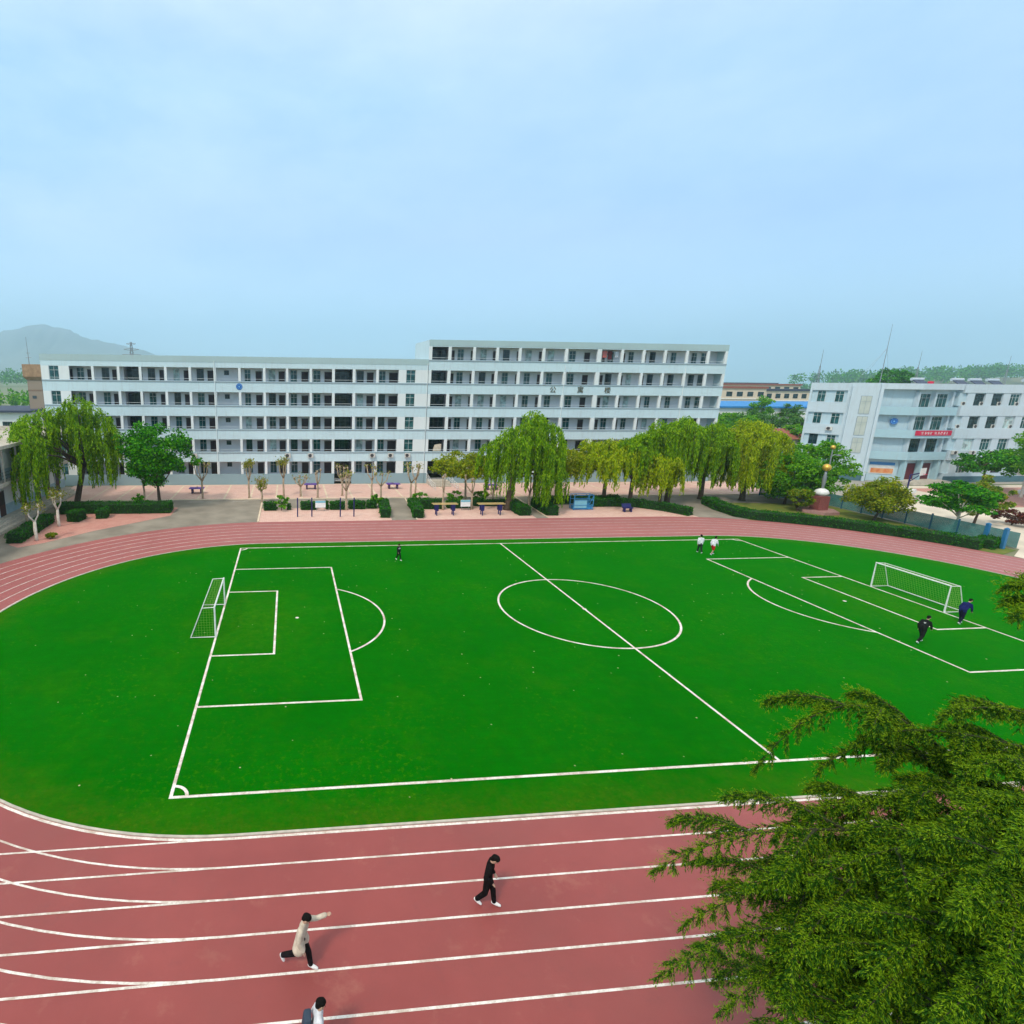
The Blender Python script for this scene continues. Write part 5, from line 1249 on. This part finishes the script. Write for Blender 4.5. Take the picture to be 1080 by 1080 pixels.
def person(label, loc, rz, pose, top, trouser, shoe=(.8,.8,.78), coat=0, scale=1.0, shorts=False, group=None, near=False, stripe=None):
    """pose: local joints, x forward, y left, z up: head neck chest pelvis, sh el ha hip kn an with L/R"""
    t = thing('person', label, 'person', loc, rz, group); t.scale = (scale,)*3
    g = {k: Vector(v) for k, v in pose.items()}; Y = Vector((0,1,0))
    hd = (g['head']-g['neck']).normalized(); fw = Vector(pose.get('face', (1,0,-.2))).normalized(); fw = (fw-hd*fw.dot(hd)).normalized()
    vox = .011 if near else .02
    c = []
    for s in (-1,1):
        c += [(g['pelvis']+Y*.07*s, .095, g['chest']+Y*.08*s, .10)]
    c += [(g['shL'], .06, g['shR'], .06), (g['chest']+Vector((0,0,.05)), .09, g['neck'], .055), (g['neck'], .052, g['head']-hd*.06, .058)]
    H0 = g['head']
    c += [(H0-hd*.055+fw*.03, .062, H0+hd*.04-fw*.012, .092), (H0+hd*.03-fw*.03, .088, H0+hd*.05+fw*.02, .080), (H0-hd*.02+fw*.09, .016, H0+hd*.012+fw*.082, .010), (H0-hd*.065+fw*.08, .014, H0-hd*.065+fw*.07, .016)]
    ey = fw.cross(hd).normalized()
    for s in (-1,1): c.append((H0-hd*.005+ey*.088*s, .016, H0+hd*.02+ey*.09*s, .016))
    for s in 'LR':
        q = 1 if s == 'L' else -1
        fa = (g['ha'+s]-g['el'+s]).normalized(); sd = fa.cross(Vector((0,0,1)))
        sd = sd.normalized() if sd.length > .05 else Vector((1,0,0)); up = sd.cross(fa)
        c += [(g['sh'+s], .055, g['el'+s], .043), (g['el'+s], .042, g['ha'+s], .030)]
        h = g['ha'+s]
        for o_ in (-.024,-.008,.008,.024): c.append((h+fa*.01+sd*o_*.8, .018, h+fa*.085+sd*o_*1.15, .013))
        for o_, ln in ((-.032,.055),(-.011,.068),(.011,.064),(.032,.050)):
            k1 = h+fa*(.09+ln*.55)+sd*o_*1.15; c += [(h+fa*.085+sd*o_*1.1, .011, k1, .0105), (k1, .0105, k1+fa*ln*.42-up*.02, .009)]
        c += [(h+fa*.03+sd*.03, .015, h+fa*.075+sd*.062, .0115), (h+fa*.075+sd*.062, .0115, h+fa*.105+sd*.058-up*.012, .0095)]
        toe = Vector(pose.get('toe'+s, (.16,0,-.05)))
        c += [(g['hip'+s], .085, g['kn'+s], .055), (g['kn'+s], .053, g['an'+s], .036), (g['an'+s], .036, g['an'+s]+toe*.8, .03)]
    blob(c, vox, SKIN, 'body', t, 2)
    # jacket or shirt
    c = []; low = g['pelvis']+Vector((0,0,-.02-coat)); fl = .055 if coat else 0
    for s in (-1,1):
        c += [(low+Y*(.085+fl)*s, .115+fl, g['pelvis']+Vector((0,0,.12))+Y*.08*s, .115), (g['pelvis']+Vector((0,0,.12))+Y*.08*s, .115, g['chest']+Y*.09*s, .118)]
    c += [(g['shL'], .078, g['shR'], .078), (g['chest']+Vector((0,0,.06)), .10, g['neck']-(g['neck']-g['chest'])*.16, .075)]
    for s in 'LR': c += [(g['sh'+s], .078, g['el'+s], .064), (g['el'+s], .063, g['ha'+s]-(g['ha'+s]-g['el'+s])*.06, .050+.012*(coat>0))]
    blob(c, max(vox,.016), mat('top_'+label[:14], top, .95, tuple(x*.72 for x in top), 7, bump=.6, bscale=14, spec=.08), 'jacket' if coat else 'top', t, 3)
    c = [(g['pelvis']-Y*.06, .115, g['pelvis']+Y*.06, .115)]
    for s in 'LR':
        if shorts: c.append((g['hip'+s], .108, g['hip'+s]+(g['kn'+s]-g['hip'+s])*.85, .095))
        else: c += [(g['hip'+s], .108, g['kn'+s], .080), (g['kn'+s], .080, g['an'+s]-(g['an'+s]-g['kn'+s])*.08, .068)]
    blob(c, max(vox,.016), mat('legs_'+label[:14], trouser, .95, tuple(x*.7 for x in trouser), 9, bump=.6, bscale=14, spec=.08), 'shorts' if shorts else 'trousers', t, 3)
    for s in 'LR':
        toe = Vector(pose.get('toe'+s, (.16,0,-.05)))
        blob([(g['an'+s]-toe*.22-Vector((0,0,.025)), .048, g['an'+s]+toe*.5-Vector((0,0,.012)), .050), (g['an'+s]+toe*.5-Vector((0,0,.012)), .050, g['an'+s]+toe*1.0, .038), (g['an'+s], .045, g['an'+s]-Vector((0,0,.03)), .048)], .014, mat('shoe_'+label[:14], shoe, .6), 'shoe', t, 2)
    blob([(H0+hd*.045-fw*.045, .098, H0+hd*.07+fw*.005, .092), (H0-hd*.05-fw*.065, .062, H0+hd*.03-fw*.05, .09), (H0+hd*.085+fw*.05, .05, H0+hd*.09, .08)], .016, HAIR, 'hair', t, 2)
    for q in (-1,1):
        e = MB(); c = H0+fw*.088+ey*q*.034+hd*.012; e.lathe([(0,-.011),(.011,0),(0,.011)], tuple(c), 8); e.build('eye', HAIR, t)
    if stripe:
        c = g['chest']; blob([(Vector((c.x,-.09,c.z-.02)), .124, Vector((c.x,.09,c.z-.02)), .124)], .02, mat('stripe_'+label[:10], stripe, .8), 'stripe', t, 1)
    return t
def walkpose(stride=.32, lean=.04, arm=.18, bow=.0, run=0, kick=.0):
    p = dict(pelvis=(0,0,.93), chest=(lean,0,1.30), neck=(lean*1.4+bow*.3,0,1.49), head=(lean*1.6+.03+bow,0,1.63-bow*.35), face=(1,0,-.15-bow*4))
    for s, q in (('L',1),('R',-1)):
        p['sh'+s] = (lean*1.2,q*.18,1.40); p['hip'+s] = (0,q*.09,.88)
    p.update(elL=(lean-arm*.6,.25,1.13), haL=(lean-arm*.3,.24,.88), elR=(lean+arm*.4,-.25,1.13), haR=(lean+arm*1.2,-.2,.92))
    p.update(knL=(stride*.55,.09,.48), anL=(stride*.75,.09,.085), toeL=(.17,0,-.045), knR=(-stride*.15,-.09,.47), anR=(-stride*1.0,-.09,.15+kick), toeR=(.13,0,-.105))
    return p
# 1: black clad walker with bowed head
p = walkpose(.27, .03, .1, .07); p.update(elL=(-.04,.27,1.15), haL=(.13,.19,.98), elR=(-.04,-.27,1.15), haR=(.13,-.19,.98))
person('person walking in black with head bowed and white shoes on the track', (-14.75,-21.25,.004), R(-30), p, (.010,.008,.009), (.008,.007,.008), scale=1.06, near=True)
# 2: beige coat, arm stretched out
p = walkpose(.31, .06, .15, .04); p.update(elR=(.22,-.30,1.32), haR=(.48,-.30,1.34), elL=(.36,.22,1.36), haL=(.62,.16,1.36)); p.update(elR=(.05,-.27,1.12), haR=(.16,-.24,.88))
p.update(knR=(-.14,-.09,.52), anR=(-.50,-.09,.31), toeR=(.05,0,-.15), elL=(.30,.30,1.36), haL=(.50,.46,1.37))
person('person in beige coat and black trousers striding on the track, one arm stretched out', (-20.42,-22.62,.004), R(-24), p, (.62,.53,.42), (.012,.010,.012), coat=.14, scale=1.05, near=True)
# 3: white jacket and backpack at the bottom edge
p = walkpose(.3, .04, .16)
t3 = person('person in a white jacket carrying a dark backpack at the bottom edge', (-20.1,-24.75,.004), R(0), p, (.72,.73,.76), (.03,.03,.05), scale=1.03, near=True)
b = MB(); b.hexa([(-.36,-.17,.92),(-.14,-.17,.92),(-.14,.17,.92),(-.36,.17,.92),(-.30,-.15,1.40),(-.12,-.15,1.42),(-.12,.15,1.42),(-.30,.15,1.40)])
o = b.build('backpack', mat('navy_pack', (.03,.05,.08), .8), bevel=.05); tag(o, 'dark backpack worn on the back of the white jacketed person', 'backpack'); o.location = (-20.1,-24.75,.01)
# 4, 5: players by the right goal
p = walkpose(.42, .16, .25, .05); p.update(anR=(-.5,-.09,.2))
person('person in black leaning forward while running towards the right goal', (18.3,-6.5,.012), R(15), p, (.012,.014,.014), (.012,.014,.014), stripe=(.4,.42,.42))
p = walkpose(.28, .26, .2, .08)
person('person in dark blue stooping forward at the right goal post', (24.15,-4.2,.012), R(10), p, (.012,.016,.10), (.010,.012,.03))
# 6: far child
person('small person in dark clothes with striped top near the far touchline', (-11.05,11.5,.012), R(-60), walkpose(.3,.02,.12), (.02,.02,.022), (.012,.014,.012), scale=.86, stripe=(.45,.42,.40))
# 7, 8: two in white shirts
person('person in white shirt and dark trousers, left of the pair at the far corner', (17.75,11.75,.012), R(70), walkpose(.3,.05,.15), (.75,.77,.80), (.02,.03,.03), group=None)
person('person in white shirt and red shorts, right of the pair at the far corner', (18.55,11.15,.012), R(20), walkpose(.35,.12,.2), (.75,.77,.80), (.5,.02,.02), shorts=True)

# prototypes were only moulds for copies
for o in PROTO:
    for c in list(o.children): bpy.data.objects.remove(c)
    bpy.data.objects.remove(o)

# ------------------------------------------------------------------ haze, sky, sun, camera
b = MB(); b.box(-5000,5000,-5000,5000,-1.2,420)
hz = b.build('haze', None); hz.data.materials.clear(); hz['kind'] = 'stuff'; hz['label'] = 'thin pale haze over the whole place'
m = bpy.data.materials.new('haze_air'); m.use_nodes = True; nt = m.node_tree; nt.nodes.clear()
o_ = nt.nodes.new('ShaderNodeOutputMaterial'); v = nt.nodes.new('ShaderNodeVolumePrincipled')
v.inputs['Color'].default_value = (.72,.91,1,1); v.inputs['Density'].default_value = .00036; v.inputs['Anisotropy'].default_value = .7
nt.links.new(v.outputs[0], o_.inputs['Volume']); hz.data.materials.append(m)

SUN_AZ, SUN_EL = R(226), R(52)          # compass-like: direction the light comes from, measured from +x counter-clockwise
w = bpy.data.worlds.new('World'); S.world = w; w.use_nodes = True; nt = w.node_tree; nt.nodes.clear(); k = NT(nt)
out = k.n('ShaderNodeOutputWorld'); bg = k.n('ShaderNodeBackground'); k.l(bg.outputs[0], out.inputs[0])
sky = k.n('ShaderNodeTexSky', sky_type='NISHITA'); sky.sun_disc = False; sky.sun_elevation = SUN_EL; sky.sun_rotation = PI/2-SUN_AZ; sky.air_density = 1.0; sky.dust_density = 1.5; sky.ozone_density = 1.5
tc = k.n('ShaderNodeTexCoord').outputs['Generated']
sep = k.n('ShaderNodeSeparateXYZ'); k.l(tc, sep.inputs[0])
mp = k.n('ShaderNodeMapping'); mp.inputs['Scale'].default_value = (1,1,2.4); k.l(tc, mp.inputs['Vector'])
cl = k.ramp(k.noise(mp.outputs[0], 2.0, 9, .62), .36, .66)
c = k.mix(cl, (3.1,5.3,7.9), (5.2,7.1,8.9))
east = k.ramp(sep.outputs['X'], .1, .95)
lil = k.mix(.5, k.ramp(k.noise(mp.outputs[0], 1.1, 3, .5), .45, .7), east)
c = k.mix(lil, c, (3.9,5.4,8.5))
hor = k.ramp(sep.outputs['Z'], .0, .22, (1,1,1), (0,0,0))       # a hazy sky is brightest low down
c = k.mix(hor, c, (5.6,8.5,10.8))
zen = k.ramp(sep.outputs['Z'], .40, .80)
c = k.mix(zen, c, (8.2,8.0,7.3))                      # whiter, brighter cloud deck overhead
c = k.mix(.88, sky.outputs[0], c)
k.l(c, bg.inputs['Color']); bg.inputs['Strength'].default_value = .1
ld_ = bpy.data.lights.new('sun', 'SUN'); ld_.energy = 1.8; ld_.angle = R(8); ld_.color = (1,.86,.72)
so = bpy.data.objects.new('sun', ld_); COL.objects.link(so)
dv = Vector((math.cos(SUN_AZ)*math.cos(SUN_EL), math.sin(SUN_AZ)*math.cos(SUN_EL), math.sin(SUN_EL)))
so.rotation_euler = dv.to_track_quat('Z', 'Y').to_euler(); so.location = (0,0,80)

cd = bpy.data.cameras.new('camera'); co = bpy.data.objects.new('camera', cd); COL.objects.link(co); S.camera = co
yaw, pit, rol = 9.79013915e-02, 2.24380529e-01, 1.06366297e-02
fv = Vector((math.sin(yaw)*math.cos(pit), math.cos(yaw)*math.cos(pit), -math.sin(pit))); rv = Vector((math.cos(yaw), -math.sin(yaw), 0)); uv = rv.cross(fv)
r2 = rv*math.cos(rol)+uv*math.sin(rol); u2 = -rv*math.sin(rol)+uv*math.cos(rol)
mw = Matrix((r2, u2, -fv)).transposed().to_4x4(); mw.translation = Vector((-20.584, -34.492, 15.604)); co.matrix_world = mw
cd.sensor_width = 36; cd.lens = 36*582.03/1080; cd.shift_x = (540-361.46)/1080; cd.shift_y = (533.02-540)/1080
cd.clip_start = .1; cd.clip_end = 12000
S.view_settings.view_transform = 'Standard'; S.view_settings.look = 'None'; S.view_settings.exposure = .55; S.view_settings.gamma = 1; S.view_settings.use_curve_mapping = False
S.render.engine = 'CYCLES'; S.cycles.use_denoising = True; S.cycles.max_bounces = 6; S.cycles.volume_bounces = 3; S.cycles.transparent_max_bounces = 8
